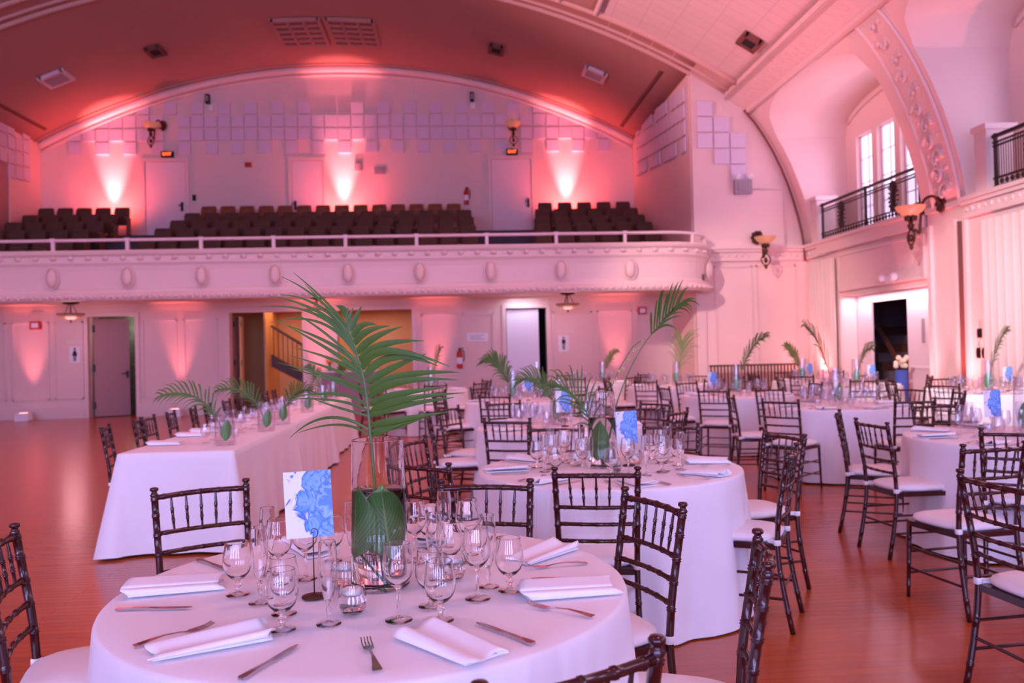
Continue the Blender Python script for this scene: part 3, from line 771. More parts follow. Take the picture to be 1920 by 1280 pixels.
# theatre seats
def seat_proto(wood=False):
    t = empty('theatre_seat'); mt = SEATW if wood else SEATF
    m = MB(); n = 8; rows = []
    for i in range(n + 1):          # back: slightly curved rounded panel, z .38-.88
        u = i / n; z = .38 + .52 * u; hw = .22 * (1 - .10 * u ** 6 - .03 * (1 - u))
        yb = .06 + .10 * u
        r = []
        for k in range(9):
            x = -hw + 2 * hw * k / 8; r.append((x, yb - .025 - .02 * math.sin(PI * k / 8) - (.015 if 0 < i < n else -.02), z))
        for k in range(8, -1, -1):
            x = -hw + 2 * hw * k / 8; r.append((x, yb + .035 - (.02 if i == n else 0), z))
        rows += r
    m.quadgrid(rows, n + 1, 18, cv=True); m.poly(rows[-18:]); m.poly(rows[:18]); m.obj('backrest', mt, t)
    m = MB(); m.box(-.205, .205, -.06, .03, .34, .62); m.obj('folded_seat', mt, t)
    for s in (-1, 1):
        m = MB(); m.box(s * .245 - .02, s * .245 + .02, -.3, .12, .52, .56); m.box(s * .245 - .012, s * .245 + .012, -.18, .1, .0, .54); m.obj('armrest', SEATW, t)
    return t
KS = Kit(seat_proto()); KW = Kit(seat_proto(True))
seatrows = [(24.55, 5.03, .87), (23.65, 4.68, .87), (22.75, 4.33, .87), (21.85, 3.98, .87), (20.95, 3.62, .87)]
rnm = ['back row', 'second row', 'third row', 'fourth row', 'frontmost row']
for ri, (y, z, h) in enumerate(seatrows):
    blocks = [('left', -12.2, -9.5), ('centre', (-7.55, -7.75, -7.85, -7.95, -8.05)[ri], (.25, .55, .6, .62, .65)[ri]), ('right', (2.45, 2.3, 2.2, 2.1, 2.0)[ri], 5.45)]
    for bn, a, b in blocks:
        n = max(1, int(round((b - a) / .555))); sp = (b - a) / n
        for k in range(n):
            x = a + sp * (k + .5); wood = bn == 'centre' and (ri == 0)
            Kk = KW if wood else KS
            Kk.put((x, y, z), 0, '%s seat, %s of the %s block, %s from its left' % ('wooden' if wood else 'upholstered', rnm[ri], bn, ordn[k]), 'seat', 'theatre seats in the balcony')

# ornate sconces
def sconce_proto():
    t = empty('wall_sconce')
    m = MB(); m.ellipsoid((0, -.03, .22), .12, .05, .15, 12, 8)
    for k in range(8):
        a = 2 * PI * k / 8; m.ellipsoid((.1 * math.cos(a), -.05, .22 + .12 * math.sin(a)), .05, .04, .05, 8, 6)
    m.obj('wall_plate', BRONZE, t)
    m = MB(); pts = [(0, -.06, .22), (0, -.18, .34), (0, -.33, .30), (0, -.40, .15), (0, -.42, -.02), (0, -.44, -.2), (0, -.46, -.30), (0, -.56, -.2)]
    pts2 = []
    for i in range(len(pts) - 1):
        for q in range(4):
            t_ = q / 4; p0 = Vector(pts[max(i - 1, 0)]); p1 = Vector(pts[i]); p2 = Vector(pts[i + 1]); p3 = Vector(pts[min(i + 2, len(pts) - 1)])
            pts2.append(.5 * ((2 * p1) + (p2 - p0) * t_ + (2 * p0 - 5 * p1 + 4 * p2 - p3) * t_ ** 2 + (-p0 + 3 * p1 - 3 * p2 + p3) * t_ ** 3))
    m.tube(pts2, .024, 8, up=(1, 0, 0)); m.obj('scroll_arm', BRONZE, t)
    m = MB(); m.lathe([(.02, -.02), (.05, .0), (.03, -.1), (.06, -.14), (.04, -.2), (.0, -.24)], 12, (0, -.6, -.02))
    for s in (-1, 1):
        m.tube([(s * .02 + s * .09 * math.sin(PI * q / 10), -.6, -.22 - .30 * q / 10) for q in range(11)], .016, 6, up=(0, 1, 0))
    m.ellipsoid((0, -.6, -.38), .045, .045, .07, 8, 8); m.ellipsoid((0, -.6, -.53), .035, .035, .06, 8, 8)
    for q in range(6):
        a = 2 * PI * q / 6; m.ellipsoid((.07 * math.cos(a), -.6 + .07 * math.sin(a), -.03), .035, .035, .06, 6, 5)
    m.obj('pendant_scroll', BRONZE, t)
    m = MB(); m.lathe([(.03, .0), (.12, .03), (.20, .10), (.24, .17), (.25, .17), (.21, .095), (.125, .02), (.03, -.012)], 20, (0, -.6, 0), closed=True); m.obj('glass_bowl', BOWLG, t)
    return t
KC = Kit(sconce_proto())
KC.put((-8.85, YU, 8.35), R(-18), 'ornate dark scrolled sconce above the left exit door behind the balcony seats', 'wall lamp')
KC.put((1.86, YU, 8.3), 0, 'ornate dark scrolled sconce above the right exit door behind the balcony seats', 'wall lamp')
KC.put((7.22, YP - .02, 3.80), R(0), 'ornate dark scrolled sconce on the corner wall just right of the balcony end', 'wall lamp')
KC.put((XR, 13.62, 3.62), -PI / 2, 'large ornate sconce on the pillar between the two galleries', 'wall lamp')
# pendant bowls under the balcony
t = empty('pendant_lamp')
m = MB(); m.lathe([(0, 0), (.19, 0), (.17, -.04), (.05, -.06), (0, -.06)], 20); m.obj('ceiling_plate', BRONZE, t)
m = MB()
for k in range(3):
    a = 2 * PI * k / 3; m.tube([(.04 * math.cos(a), .04 * math.sin(a), -.05), (.16 * math.cos(a), .16 * math.sin(a), -.30)], .008, 6)
m.lathe([(.012, -.06), (.012, -.44), (.03, -.45), (.0, -.5)], 8); m.obj('hanging_rods', BRONZE, t)
m = MB(); m.lathe([(.0, -.42), (.10, -.41), (.21, -.36), (.30, -.30), (.305, -.27), (.20, -.34), (.1, -.385), (0, -.40)], 24); m.obj('glass_bowl', mat('smoky_amber_bowl', (.42, .26, .14), .35), t)
KP = Kit(t)
KP.put((-9.1, 19.9, 2.84), 0, 'amber bowl pendant lamp under the balcony, left of the open dark door', 'pendant lamp', 'pendant lamps under the balcony')
KP.put((-3.35, 19.9, 2.84), 0, 'amber bowl pendant lamp under the balcony, behind the tall palm frond', 'pendant lamp', 'pendant lamps under the balcony')
KP.put((2.72, 19.9, 2.84), 0, 'amber bowl pendant lamp under the balcony, right of the white restroom door', 'pendant lamp', 'pendant lamps under the balcony')

# lettering helper
def text_obj(name, s, size, mt, loc, rot=(PI / 2, 0, 0), parent=None, ext=.002):
    cu_ = bpy.data.curves.new(name, 'FONT'); cu_.body = s; cu_.size = size; cu_.extrude = ext; cu_.align_x = 'CENTER'; cu_.align_y = 'CENTER'
    tmp = bpy.data.objects.new(name + '_tmp', cu_); C.objects.link(tmp)
    dg = bpy.context.evaluated_depsgraph_get(); me = bpy.data.meshes.new_from_object(tmp.evaluated_get(dg))
    bpy.data.objects.remove(tmp); me.materials.clear(); me.materials.append(mt)
    o = bpy.data.objects.new(name, me); C.objects.link(o); o.location = loc; o.rotation_euler = rot
    if parent: o.parent = parent
    return o
def simple(name, loc, rz, label, cat, parts, group=None):
    t = empty(name, loc, rz); tag(t, label, cat, group)
    for nm_, mb, mt in parts: mb.obj(nm_, mt, t)
    return t
for x, lab, ch in ((-8.72, 'left', 1), (1.84, 'right', 1)):
    m = MB(); m.box(-.18, .18, -.09, 0, -.09, .09)
    t = simple('exit_sign', (x, YU - .05, 7.68), 0, 'small dark box exit sign with glowing red letters above the %s balcony door' % lab, 'exit sign', [('housing', m, BLACK)])
    text_obj('letters', 'EXIT', .13, REDLIT, (0, -.095, 0), parent=t)
def fe(loc, label):
    t = empty('fire_extinguisher', loc); tag(t, label, 'fire extinguisher')
    m = MB(); m.lathe([(0, 0), (.075, .0), (.08, .03), (.08, .36), (.06, .43), (.03, .46), (0, .46)], 20); m.obj('cylinder', RED, t)
    m = MB(); m.lathe([(.082, .12), (.082, .28)], 20); m.obj('white_label', WHITE, t)
    m = MB(); m.lathe([(.025, .45), (.03, .5), (.0, .52)], 10); m.box(-.02, .10, -.015, .015, .50, .53); m.tube([(.03, 0, .47), (.11, -.02, .44), (.12, -.03, .3), (.10, -.03, .18)], .014, 6); m.obj('valve_and_hose', BLACK, t)
fe((.37, YU - .085, 6.05), 'red fire extinguisher on the upper wall left of the right balcony door')
fe((.04, YL - .085, 1.02), 'red fire extinguisher with white label, left of the white restroom door')
def wallbox(name, loc, rz, w_, h_, d_, mt, label, cat, lens=None):
    m = MB(); m.box(-w_ / 2, w_ / 2, -d_, 0, -h_ / 2, h_ / 2); pr_ = [('housing', m, mt)]
    if lens:
        m = MB(); m.box(-w_ * .32, w_ * .32, -d_ - .015, -d_, -h_ * .3, h_ * .3); pr_.append(('face', m, lens))
    return simple(name, loc, rz, label, cat, pr_)
wallbox('fire_alarm', (-10.55, YL, 2.36), 0, .26, .2, .09, RED, 'red fire alarm strobe high on the wall left of the pendant lamp', 'fire alarm', WHITE)
wallbox('fire_alarm', (4.87, YL, 2.42), 0, .22, .2, .09, RED, 'red fire alarm strobe under the right end of the balcony', 'fire alarm', WHITE)
wallbox('fire_alarm', (-6.32, YU, 7.36), 0, .2, .14, .06, RED, 'small red alarm box on the upper wall right of the left balcony door', 'fire alarm', MATS['red_enamel'])
wallbox('speaker_box', (-7.49, YU, 9.38), 0, .12, .28, .16, BLACK, 'small black speaker above the acoustic boards, left of centre', 'speaker', GREYP)
wallbox('speaker_box', (.62, YU, 9.42), 0, .12, .28, .16, BLACK, 'small black speaker above the acoustic boards, right of centre', 'speaker', GREYP)
wallbox('sensor', (-7.4, YU, 9.12), 0, .14, .16, .08, WHITE, 'small white sensor just under the left speaker', 'sensor', WHITE)
wallbox('sensor', (.64, YU, 9.16), 0, .14, .16, .08, WHITE, 'small white sensor just under the right speaker', 'sensor', WHITE)
wallbox('wall_vent', (-2.96, YU, 7.29), 0, .24, .30, .04, GREYP, 'square grey wall vent above the middle of the balcony seats', 'vent', GREYP)
wallbox('wall_vent', (-2.3, YU, 7.15), 0, .34, .22, .04, GREYP, 'wide grey wall vent right of the square one', 'vent', GREYP)
wallbox('card_reader', (-7.97, YU, 6.36), 0, .1, .18, .04, BLACK, 'black card reader right of the left balcony door', 'card reader', BLACK)
t = wallbox('emergency_light', (6.92, YP, 5.25), 0, .42, .34, .12, GREYP, 'grey twin-head emergency light on the wall below the stepped acoustic boards', 'emergency light', GREYP)
for s in (-1, 1):
    m = MB(); m.lathe([(0, 0), (.06, .02), (.09, .08), (.09, .12), (0, .12)], 14, (s * .15, -.1, .16)); m.obj('lamp_head', WHITE, t)
m = MB(); m.tube([(7.15, YP - .03, 5.2), (7.9, YP - .03, 5.2), (7.95, YP - .03, 5.12), (7.95, YP - .03, 3.86)], .02, 6); tag(m.obj('conduit', TRIM), 'painted conduit running from the emergency light to the cornice', 'conduit')
t = wallbox('emergency_light', (XR - .02, 15.3, 2.66), -PI / 2, .3, .14, .08, WHITE, 'white twin-head emergency light over the bright doorway', 'emergency light', WHITE)
for s in (-1, 1):
    m = MB(); m.ellipsoid((s * .22, -.1, .04), .08, .08, .08, 12, 8); m.obj('lamp_head', WHITE, t)
wallbox('light_switch', (XR, 12.72, 1.56), -PI / 2, .09, .15, .03, BLACK, 'black switch plate on the pillar, topmost of three', 'switch plate', BLACK)
wallbox('light_switch', (XR, 12.76, 1.24), -PI / 2, .07, .17, .03, BLACK, 'black switch plate on the pillar, lower left of three', 'switch plate', BLACK)
wallbox('light_switch', (XR, 12.62, 1.24), -PI / 2, .07, .17, .03, BLACK, 'black switch plate on the pillar, lower right of three', 'switch plate', BLACK)
# restroom signs with figures, small text placards
def figure(woman):
    m = MB()
    m.ellipsoid((0, 0, .125), .022, .003, .024, 12, 8)
    if woman: m.ext([(-.022, .09), (.022, .09), (.055, -.02), (-.055, -.02)], 1, -.003, .003)
    else: m.ext([(-.04, .09), (.04, .09), (.04, -.0), (-.04, 0)], 1, -.003, .003)
    for s in (-1, 1): m.box(min(s * .006, s * .026), max(s * .006, s * .026), -.003, .003, -.13, 0)
    return m
for x, wom, nm_, txt in ((-9.63, True, 'left', 'WOMEN'), (2.77, False, 'right', 'MEN')):
    t = empty('restroom_sign', (x, YL - .004, 1.6)); tag(t, 'white restroom sign with a black %s figure, beside the %s restroom door' % ('skirted' if wom else 'trousered', nm_), 'sign')
    m = MB(); m.box(-.135, .135, -.012, 0, -.21, .21); m.obj('plate', WHITE, t)
    o = figure(wom).obj('figure', INK, t); o.location = (0, -.014, 0); o.scale = (1.2, 1, 1.2)
    t = empty('name_placard', (x + .03, YL - .004, 1.92)); tag(t, 'narrow pale lettered placard over the %s restroom sign' % nm_, 'sign')
    text_obj('letters', 'RESTROOM', .085, WHITE, (0, -.006, 0), parent=t)
t = empty('notice_sheet', (.52, YL - .004, 1.82)); tag(t, 'white paper notice on the wall left of the white restroom door', 'notice')
m = MB(); m.box(-.27, .27, -.006, 0, -.11, .11); m.obj('sheet', WHITE, t)
m = MB()
for z in (.05, 0, -.05): m.box(-.2, .18 - (z == 0) * .1, -.008, -.006, z - .008, z + .008)
m.obj('printed_lines', GREYP, t)
# ceiling fittings
def on_vault(rel, y, name, w_, l_, mt, frame, label, cat, slats=False, cells=None):
    z = vz(rel); a = math.asin(rel / VR)
    t = empty(name, (CX + rel, y, z)); t.rotation_euler = (0, a, 0); tag(t, label, cat)
    m = MB(); m.box(-w_ / 2, w_ / 2, -l_ / 2, l_ / 2, -.06, .02); m.obj('recess', mt, t)
    m = MB(); f = .05
    for s in (-1, 1):
        m.box(s * w_ / 2 - f, s * w_ / 2 + f, -l_ / 2 - f, l_ / 2 + f, -.09, .0); m.box(-w_ / 2, w_ / 2, s * l_ / 2 - f, s * l_ / 2 + f, -.09, .0)
    m.obj('frame', frame, t)
    if slats:
        m = MB()
        for k in range(8): m.box(-w_ / 2, w_ / 2, -l_ / 2 + l_ * (k + .5) / 8 - .02, -l_ / 2 + l_ * (k + .5) / 8 + .02, -.085, -.05)
        m.obj('louvres', GREYP, t)
    if cells:
        m = MB()
        for k in range(1, cells[0]): m.box(-w_ / 2 + w_ * k / cells[0] - .04, -w_ / 2 + w_ * k / cells[0] + .04, -l_ / 2, l_ / 2, -.085, -.03)
        for k in range(1, cells[1]): m.box(-w_ / 2, w_ / 2, -l_ / 2 + l_ * k / cells[1] - .05, -l_ / 2 + l_ * k / cells[1] + .05, -.085, -.03)
        m.obj('grid', frame, t)
    return t
VF = mat('white_vent_paint', (.80, .62, .66), .6)
on_vault(-7.1, 22.37, 'ceiling_vent', .62, .62, GREYP, VF, 'white framed air vent on the left of the balcony vault', 'vent', slats=True)
on_vault(7.28, 21.86, 'ceiling_vent', .55, .55, GREYP, VF, 'white framed air vent on the right of the balcony vault', 'vent', slats=True)
on_vault(-4.6, 22.6, 'ceiling_hatch', .34, .5, DARK, GROOVE, 'small dark square opening in the balcony vault, left side', 'ceiling opening')
on_vault(4.65, 22.4, 'ceiling_hatch', .34, .5, DARK, GROOVE, 'small dark square opening in the balcony vault, right side', 'ceiling opening')
on_vault(9.6 - .0, 16.48, 'ceiling_hatch', .36, .42, DARK, GROOVE, 'dark square opening in the pale tiled vault at the right', 'ceiling opening')
GRC = mat('terracotta_grille_recess', (.28, .12, .10), .8)
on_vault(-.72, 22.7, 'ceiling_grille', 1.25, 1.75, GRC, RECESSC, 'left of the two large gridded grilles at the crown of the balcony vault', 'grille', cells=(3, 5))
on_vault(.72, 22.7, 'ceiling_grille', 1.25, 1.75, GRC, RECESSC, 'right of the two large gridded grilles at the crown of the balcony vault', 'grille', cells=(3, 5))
# gallery railings of wrought iron
def gallery(y0, y1, label):
    t = empty('gallery_railing', (8.5, (y0 + y1) / 2, 3.81)); tag(t, label, 'railing'); L_ = y1 - y0; h = .86
    m = MB(); m.box(-.03, .03, -L_ / 2, L_ / 2, h - .05, h); m.obj('top_rail', IRON, t)
    m = MB(); m.box(-.02, .02, -L_ / 2, L_ / 2, h - .13, h - .11); m.box(-.02, .02, -L_ / 2, L_ / 2, h - .19, h - .17); m.obj('upper_band', IRON, t)
    m = MB(); m.box(-.02, .02, -L_ / 2, L_ / 2, .03, .06); m.box(-.02, .02, -L_ / 2, L_ / 2, .16, .19)
    for k in range(int(L_ / .12)): m.ellipsoid((0, -L_ / 2 + .06 + k * .12, .11), .02, .05, .045, 6, 4)
    m.obj('lower_band', IRON, t)
    m = MB()
    for k in range(int(L_ / .055)): m.box(-.004, .004, -L_ / 2 + k * .055, -L_ / 2 + k * .055 + .012, .18, h - .12)
    tag(m.obj('balusters', IRON, t), kind='stuff')
    for q in (-.5, 0, .5):
        m = MB(); y = q * L_ * .97; m.box(-.025, .025, y - .02, y + .02, 0, h + .02); m.obj('post', IRON, t)
    for q in (-.26, .26):
        m = MB(); y = q * L_; m.ellipsoid((0, y, .46), .03, .10, .24, 10, 10)
        for k in range(20):
            a = 2 * PI * k / 20; cy_, cz_ = math.cos(a), math.sin(a)
            m.bar((0, y + .09 * cy_, .46 + .22 * cz_), (0, y + .17 * cy_, .46 + .31 * cz_), .03, .035, up=(1, 0, 0))
        m.obj('leaf_medallion', IRON, t)
gallery(14.30, 18.40, 'black wrought iron railing of the gallery in front of the tall bright windows')
gallery(8.7, 12.30, 'black iron railing of the nearer gallery, cut off by the right edge')
# curtains
def curtain(y0, y1, z0, z1, label):
    m = MB(); n = 80; rows = []
    for z in (z0, (z0 + z1) / 2, z1):
        for i in range(n + 1):
            y = y0 + (y1 - y0) * i / n; rows.append((XR - .11 + .05 * math.sin(i * 2 * PI * 7 / n) + .01 * math.sin(i), y, z))
    m.quadgrid(rows, 3, n + 1); o = m.obj('pleated_curtain', CREAMF, fix=False); md = o.modifiers.new('thick', 'SOLIDIFY'); md.thickness = .012
    tag(o, label, 'curtain')
curtain(17.62, 18.85, .03, 3.35, 'cream pleated curtain between the wall corner and the bright doorway')
curtain(11.2, 12.45, .03, 3.35, 'cream pleated curtain right of the pillar with switch plates')
# uplighter housings standing on the floor
t = empty('uplighter')
m = MB(); m.box(-.16, .16, -.12, .12, .005, .09); m.ext([(-.17, .02), (-.15, .20), (.15, .20), (.17, .02)], 1, -.10, .10); m.obj('housing', WHITE, t)
m = MB(); m.lathe([(0, .205), (.09, .205), (.1, .20)], 16); m.obj('lens', mat('lit_pink_lens', (1, .5, .5), .3, emit=((1, .35, .35), 4)), t)
KU = Kit(t)
for (x, y, lab) in ((-10.65, 20.75, 'left of the open dark door'), (-7.03, 20.75, 'between the open dark door and the corridor opening'), (-3.55, 20.75, 'at the pier between the corridor and bar openings'), (-.55, 20.75, 'left of the fire extinguisher'), (4.16, 20.75, 'under the right end of the balcony')):
    KU.put((x, y, 0), 0, 'small white floor uplighter against the wall, ' + lab, 'uplighter', 'floor uplighters along the rear wall')
for (x, y, lab) in ((6.2, 18.72, 'in front of the left panel of the corner wall'), (7.95, 18.6, 'in the corner right of the balcony'), (8.0, 13.75, 'at the pillar, window side'), (8.0, 12.45, 'at the pillar below the switch plates')):
    KU.put((x, y, 0), R(20), 'small white floor uplighter ' + lab, 'uplighter', 'floor uplighters on the right')

# =============================================================== TABLES, CHAIRS, TABLEWARE
TZ = 0.765
TOPZ = TZ + .004
def interp(tbl, z):
    for (a, va), (b, vb) in zip(tbl, tbl[1:]):
        if a <= z <= b:
            t = (z - a) / (b - a); return va + (vb - va) * t
    return tbl[-1][1]
def ringed(pts_fn, L, r, rings, n=6, rw=.004, k=1.28, taper=None):
    """list of (t, radius) with narrow bamboo rings; pts_fn(t) gives the path"""
    ts = [(0, r)]
    base = [i / n for i in range(1, n)]
    ev = [(t, r) for t in base]
    d = rw / L
    for q in rings:
        ev += [(q - 2 * d, r), (q - d, r * k), (q, r * .98), (q + d, r * k), (q + 2 * d, r)]
    ev.sort(); ev = ts + ev + [(1, r)]
    P = [pts_fn(t) for t, _ in ev]; Rr = [x * (taper(t) if taper else 1) for t, x in ev]
    return P, Rr
def chair_proto():
    t = empty('banquet_chair')
    YT = [(0, -.262), (.10, -.241), (.20, -.222), (.32, -.203), (.44, -.193), (.60, -.205), (.90, -.255)]
    XT = [(0, .185), (.44, .178), (.90, .19)]
    def post(s):
        def f(u):
            z = .90 * u; return (s * interp(XT, z), interp(YT, z), z)
        P, Rr = ringed(f, .9, .0140, [.12, .32, .62, .72, .81, .90, .975], 14)
        m = MB(); m.tube(P, Rr, 8)
        x, y, z = f(1)
        m.lathe([(.0145, -.012), (.017, -.006), (.012, .002), (.010, .008), (.017, .013), (.0175, .02), (.014, .025), (.0, .027)], 10, (x, y, z))
        return m
    for s in (-1, 1): post(s).obj('back_post', MAHOG, t)
    for s in (-1, 1):
        P, Rr = ringed(lambda u: (s * (.19 - .01 * u), .20 - .012 * u, .43 * u), .43, .0125, [.15, .45, .8], 4)
        m = MB(); m.tube(P, [r * (.8 + .35 * i / len(Rr)) for i, r in enumerate(Rr)], 8); m.obj('leg', MAHOG, t)
    def rail(z, bow, r, name='back_rail', rings=(.1, .3, .5, .7, .9), dz=0.0):
        x = interp(XT, z); y = interp(YT, z)
        P, Rr = ringed(lambda u: (-x + 2 * x * u, y - bow * math.sin(PI * u), z + dz * math.sin(PI * u)), 2 * x, r, rings, 8, .003, 1.22)
        m = MB(); m.tube(P, Rr, 8, caps=False); m.obj(name, MAHOG, t)
    rail(.882, .022, .0115, 'top_rail', dz=.004); rail(.735, .022, .0095); rail(.655, .02, .0095); rail(.575, .018, .0095)
    for k in range(5):
        u = (k + 1) / 6; x0 = -interp(XT, .735) * (1 - 2 * u) * .93; x1 = -interp(XT, .882) * (1 - 2 * u) * .98
        b = -.022 * math.sin(PI * u)
        P, Rr = ringed(lambda q: (x0 + (x1 - x0) * q, interp(YT, .735 + .147 * q) + b, .735 + .147 * q), .147, .0058, [.33, .62], 6, .0035, 1.55, taper=lambda q: .75 + .35 * math.sin(PI * q))
        m = MB(); m.tube(P, Rr, 6, caps=False); m.obj('spindle', MAHOG, t)
    m = MB(); m.ext([(-.178, -.20), (.178, -.20), (.20, .16), (.185, .205), (-.185, .205), (-.20, .16)], 2, .415, .445); m.obj('seat_frame', MAHOG, t)
    for s in (-1, 1):
        for z in (.17, .29):
            m = MB(); m.tube([(s * interp(XT, z), interp(YT, z), z), (s * .186, .197, z)], .0075, 6, caps=False); m.obj('stretcher', MAHOG, t)
    for z in (.14, .26):
        m = MB(); m.tube([(-.186, .197, z), (.186, .197, z)], .0075, 6, caps=False); m.obj('stretcher', MAHOG, t)
    m = MB(); m.tube([(-.18, interp(YT, .22), .22), (.18, interp(YT, .22), .22)], .0075, 6, caps=False); m.obj('stretcher', MAHOG, t)
    # cushion
    m = MB(); nu, nv = 28, 9; pts = []
    for i in range(nu):
        a = 2 * PI * i / nu; c_, s_ = math.cos(a), math.sin(a)
        ex = .55; ux = math.copysign(abs(c_) ** ex, c_); uy = math.copysign(abs(s_) ** ex, s_)
        for j in range(nv):
            q = j / (nv - 1)
            prof = [(0.0, .445), (.6, .445), (.93, .447), (1.0, .458), (1.01, .468), (.98, .481), (.85, .492), (.5, .499), (0, .501)][j]
            w_ = .192 + .014 * uy
            pts.append((ux * w_ * prof[0], .005 + uy * .20 * prof[0], prof[1]))
    m.quadgrid(pts, nu, nv, cu=True); m.obj('cushion', CUSH, t)
    for s in (-1, 1):
        m = MB(); x, y = s * interp(XT, .455), interp(YT, .455); m.lathe([(.0155, -.014), (.019, -.010), (.019, .010), (.0155, .014)], 10, (x, y, .455)); m.bar((x, y, .455), (x * .85, y + .05, .458), .012, .02); tag(m.obj('cushion_tie', CUSH, t), 'white cushion strap')
    return t
KCH = Kit(chair_proto())
placed = []
def chair(bx, by, face, label, group=None):
    """bx, by: middle of the top rail; face: heading of the sitter in degrees"""
    a = R(face); d = .25
    ox, oy = bx + d * math.cos(a), by + d * math.sin(a)
    placed.append((ox, oy))
    return KCH.put((ox, oy, 0), a - PI / 2, label, 'chair', group)

# round tables
def cloth_round(rad, seed):
    rnd = random.Random(seed); m = MB(); n = 144; rows = []
    ph = [rnd.uniform(0, 2 * PI) for _ in range(5)]; fr = [7, 11, 16, 23, 5]
    am = [.010, .013, .010, .006, .012]
    prof = [(0, TZ), (.25, TZ), (.5, TZ), (rad * .9, TZ), (rad - .012, TZ), (rad - .003, TZ - .004), (rad + .001, TZ - .014)]
    for k in range(1, 15):
        u = k / 14; prof.append((rad + .001 + .05 * u ** 1.1, TZ - .014 - (TZ - .020) * u))
    for pi_, (r, z) in enumerate(prof):
        u = max(0, (TZ - .014 - z) / TZ)
        for i in range(n):
            a = 2 * PI * i / n
            f = sum(A * math.sin(F * a + P + u * .4) for A, F, P in zip(am, fr, ph)) * min(1, u * 1.6) * 1.25
            zz = z
            if pi_ == len(prof) - 1: zz = .008 + .006 * (1 + math.sin(3 * a + ph[0]))
            rows.append(((r + f) * math.cos(a), (r + f) * math.sin(a), zz))
    m.quadgrid(rows, len(prof), n, cv=True); return m
def table_proto():
    t = empty('round_table')
    m = MB(); m.lathe([(0, TZ - .035), (.755, TZ - .035), (.757, TZ - .006), (.75, TZ - .004), (0, TZ - .004)], 48); m.obj('tabletop', SALMON, t)
    for k in range(4):
        a = PI / 4 + k * PI / 2; m = MB(); m.tube([(.42 * math.cos(a), .42 * math.sin(a), .0), (.40 * math.cos(a), .40 * math.sin(a), TZ - .036)], .016, 8); m.obj('leg', BLACK, t)
    return t
KT = Kit(table_proto())
TABLES = {  # key: (x, y, descriptor, seed)
 'A': (-.272, 2.518, 'the foreground round table'),
 'B': (.87, 4.76, 'the second round table'),
 'C': (.92, 7.42, 'the third round table, straight behind the second'),
 'D': (4.22, 8.86, 'the round table mid right'),
 'E': (4.02, 5.62, 'the round table at the right edge'),
 'F': (3.9, 11.25, 'the round table behind the mid right one'),
 'G': (.85, 11.2, 'the far table in front of the fire extinguisher'),
 'H': (3.75, 14.2, 'the far table under the balcony end'),
 'I': (6.55, 14.6, 'the far table at the corner wall'),
 'J': (7.0, 10.45, 'the far right table by the curtain'),
 'K': (6.3, 12.75, 'the table before the bright doorway'),
 'L': (2.7, 16.3, 'the far table left of the corner wall'),
 'M': (-.6, 15.0, 'the far table left of centre'),
}
clothm = [cloth_round(.765, s).mesh('tablecloth', CLOTH) for s in (1, 2, 3, 4)]
for i, (k, (x, y, dsc)) in enumerate(TABLES.items()):
    KT.put((x, y, 0), .3 * i, 'folding table hidden beneath the cloth of ' + dsc, 'table', 'round tables')
    o = bpy.data.objects.new('tablecloth', clothm[i % 4]); C.objects.link(o); o.location = (x, y, 0); o.rotation_euler = (0, 0, i * 1.3)
    tag(o, 'white floor-length linen cloth on ' + dsc, 'tablecloth', 'white round tablecloths')
# long banquet tables at the left
def rect_cloth(hx, hy, seed):
    rnd = random.Random(seed); m = MB()
    per = []; rc = .02
    def edge(a, b, n):
        for i in range(n): per.append((a[0] + (b[0] - a[0]) * i / n, a[1] + (b[1] - a[1]) * i / n))
    edge((-hx, -hy), (hx, -hy), 26); edge((hx, -hy), (hx, hy), 60); edge((hx, hy), (-hx, hy), 26); edge((-hx, hy), (-hx, -hy), 60)
    n = len(per); rows = []
    lv = [(0, 1)] + [(k / 12, 0) for k in range(0, 13)]
    for li, (u, inner) in enumerate([(0, .0), (0, .97)] + [(k / 12, 1) for k in range(13)]):
        for i, (x, y) in enumerate(per):
            cxn, cyn = abs(x) / hx, abs(y) / hy; corner = max(0, (min(cxn, cyn) - .80) / .20)
            flare = u * (.03 + .13 * corner ** 2); w_ = .016 * u * math.sin(i * .55 + seed) + .012 * u * math.sin(i * .23 + seed * 2)
            nx = (1 if x > 0 else -1) if cxn > .999 else 0; ny = (1 if y > 0 else -1) if cyn > .999 else 0
            l = math.hypot(nx, ny) or 1
            if li == 0: px, py = x * .0, y * .9
            elif li == 1: px, py = x * .985, y * .995
            else: px, py = x + nx / l * (flare + w_ + .003), y + ny / l * (flare + w_ + .003)
            z = TZ - (0.003 if (li == 2) else 0) - (TZ - .02) * u
            rows.append((px, py, max(z, .012)))
    m.quadgrid(rows, 15, n, cv=True)
    return m
HT = [(-2.12, 7.42, 1.17, 'nearest'), (-2.14, 9.9, 1.17, 'middle'), (-2.2, 12.4, 1.17, 'farthest')]
for i, (x, y, hy, nm_) in enumerate(HT):
    t = empty('banquet_table', (x, y, 0)); tag(t, 'long folding table beneath the cloth, %s of the three in line at left' % nm_, 'table', 'long banquet tables')
    m = MB(); m.box(-.41, .41, -hy + .01, hy - .01, TZ - .035, TZ - .004); m.obj('tabletop', SALMON, t)
    for sx in (-1, 1):
        for sy in (-1, 1):
            m = MB(); m.tube([(sx * .32, sy * (hy - .2), 0), (sx * .32, sy * (hy - .2), TZ - .036)], .016, 8); m.obj('leg', BLACK, t)
    o = rect_cloth(.42, hy, i + 1).obj('tablecloth', CLOTH, fix=True); o.location = (x, y, 0)
    tag(o, 'white floor-length cloth draped over the %s of the three long tables' % nm_, 'tablecloth', 'white rectangular tablecloths')

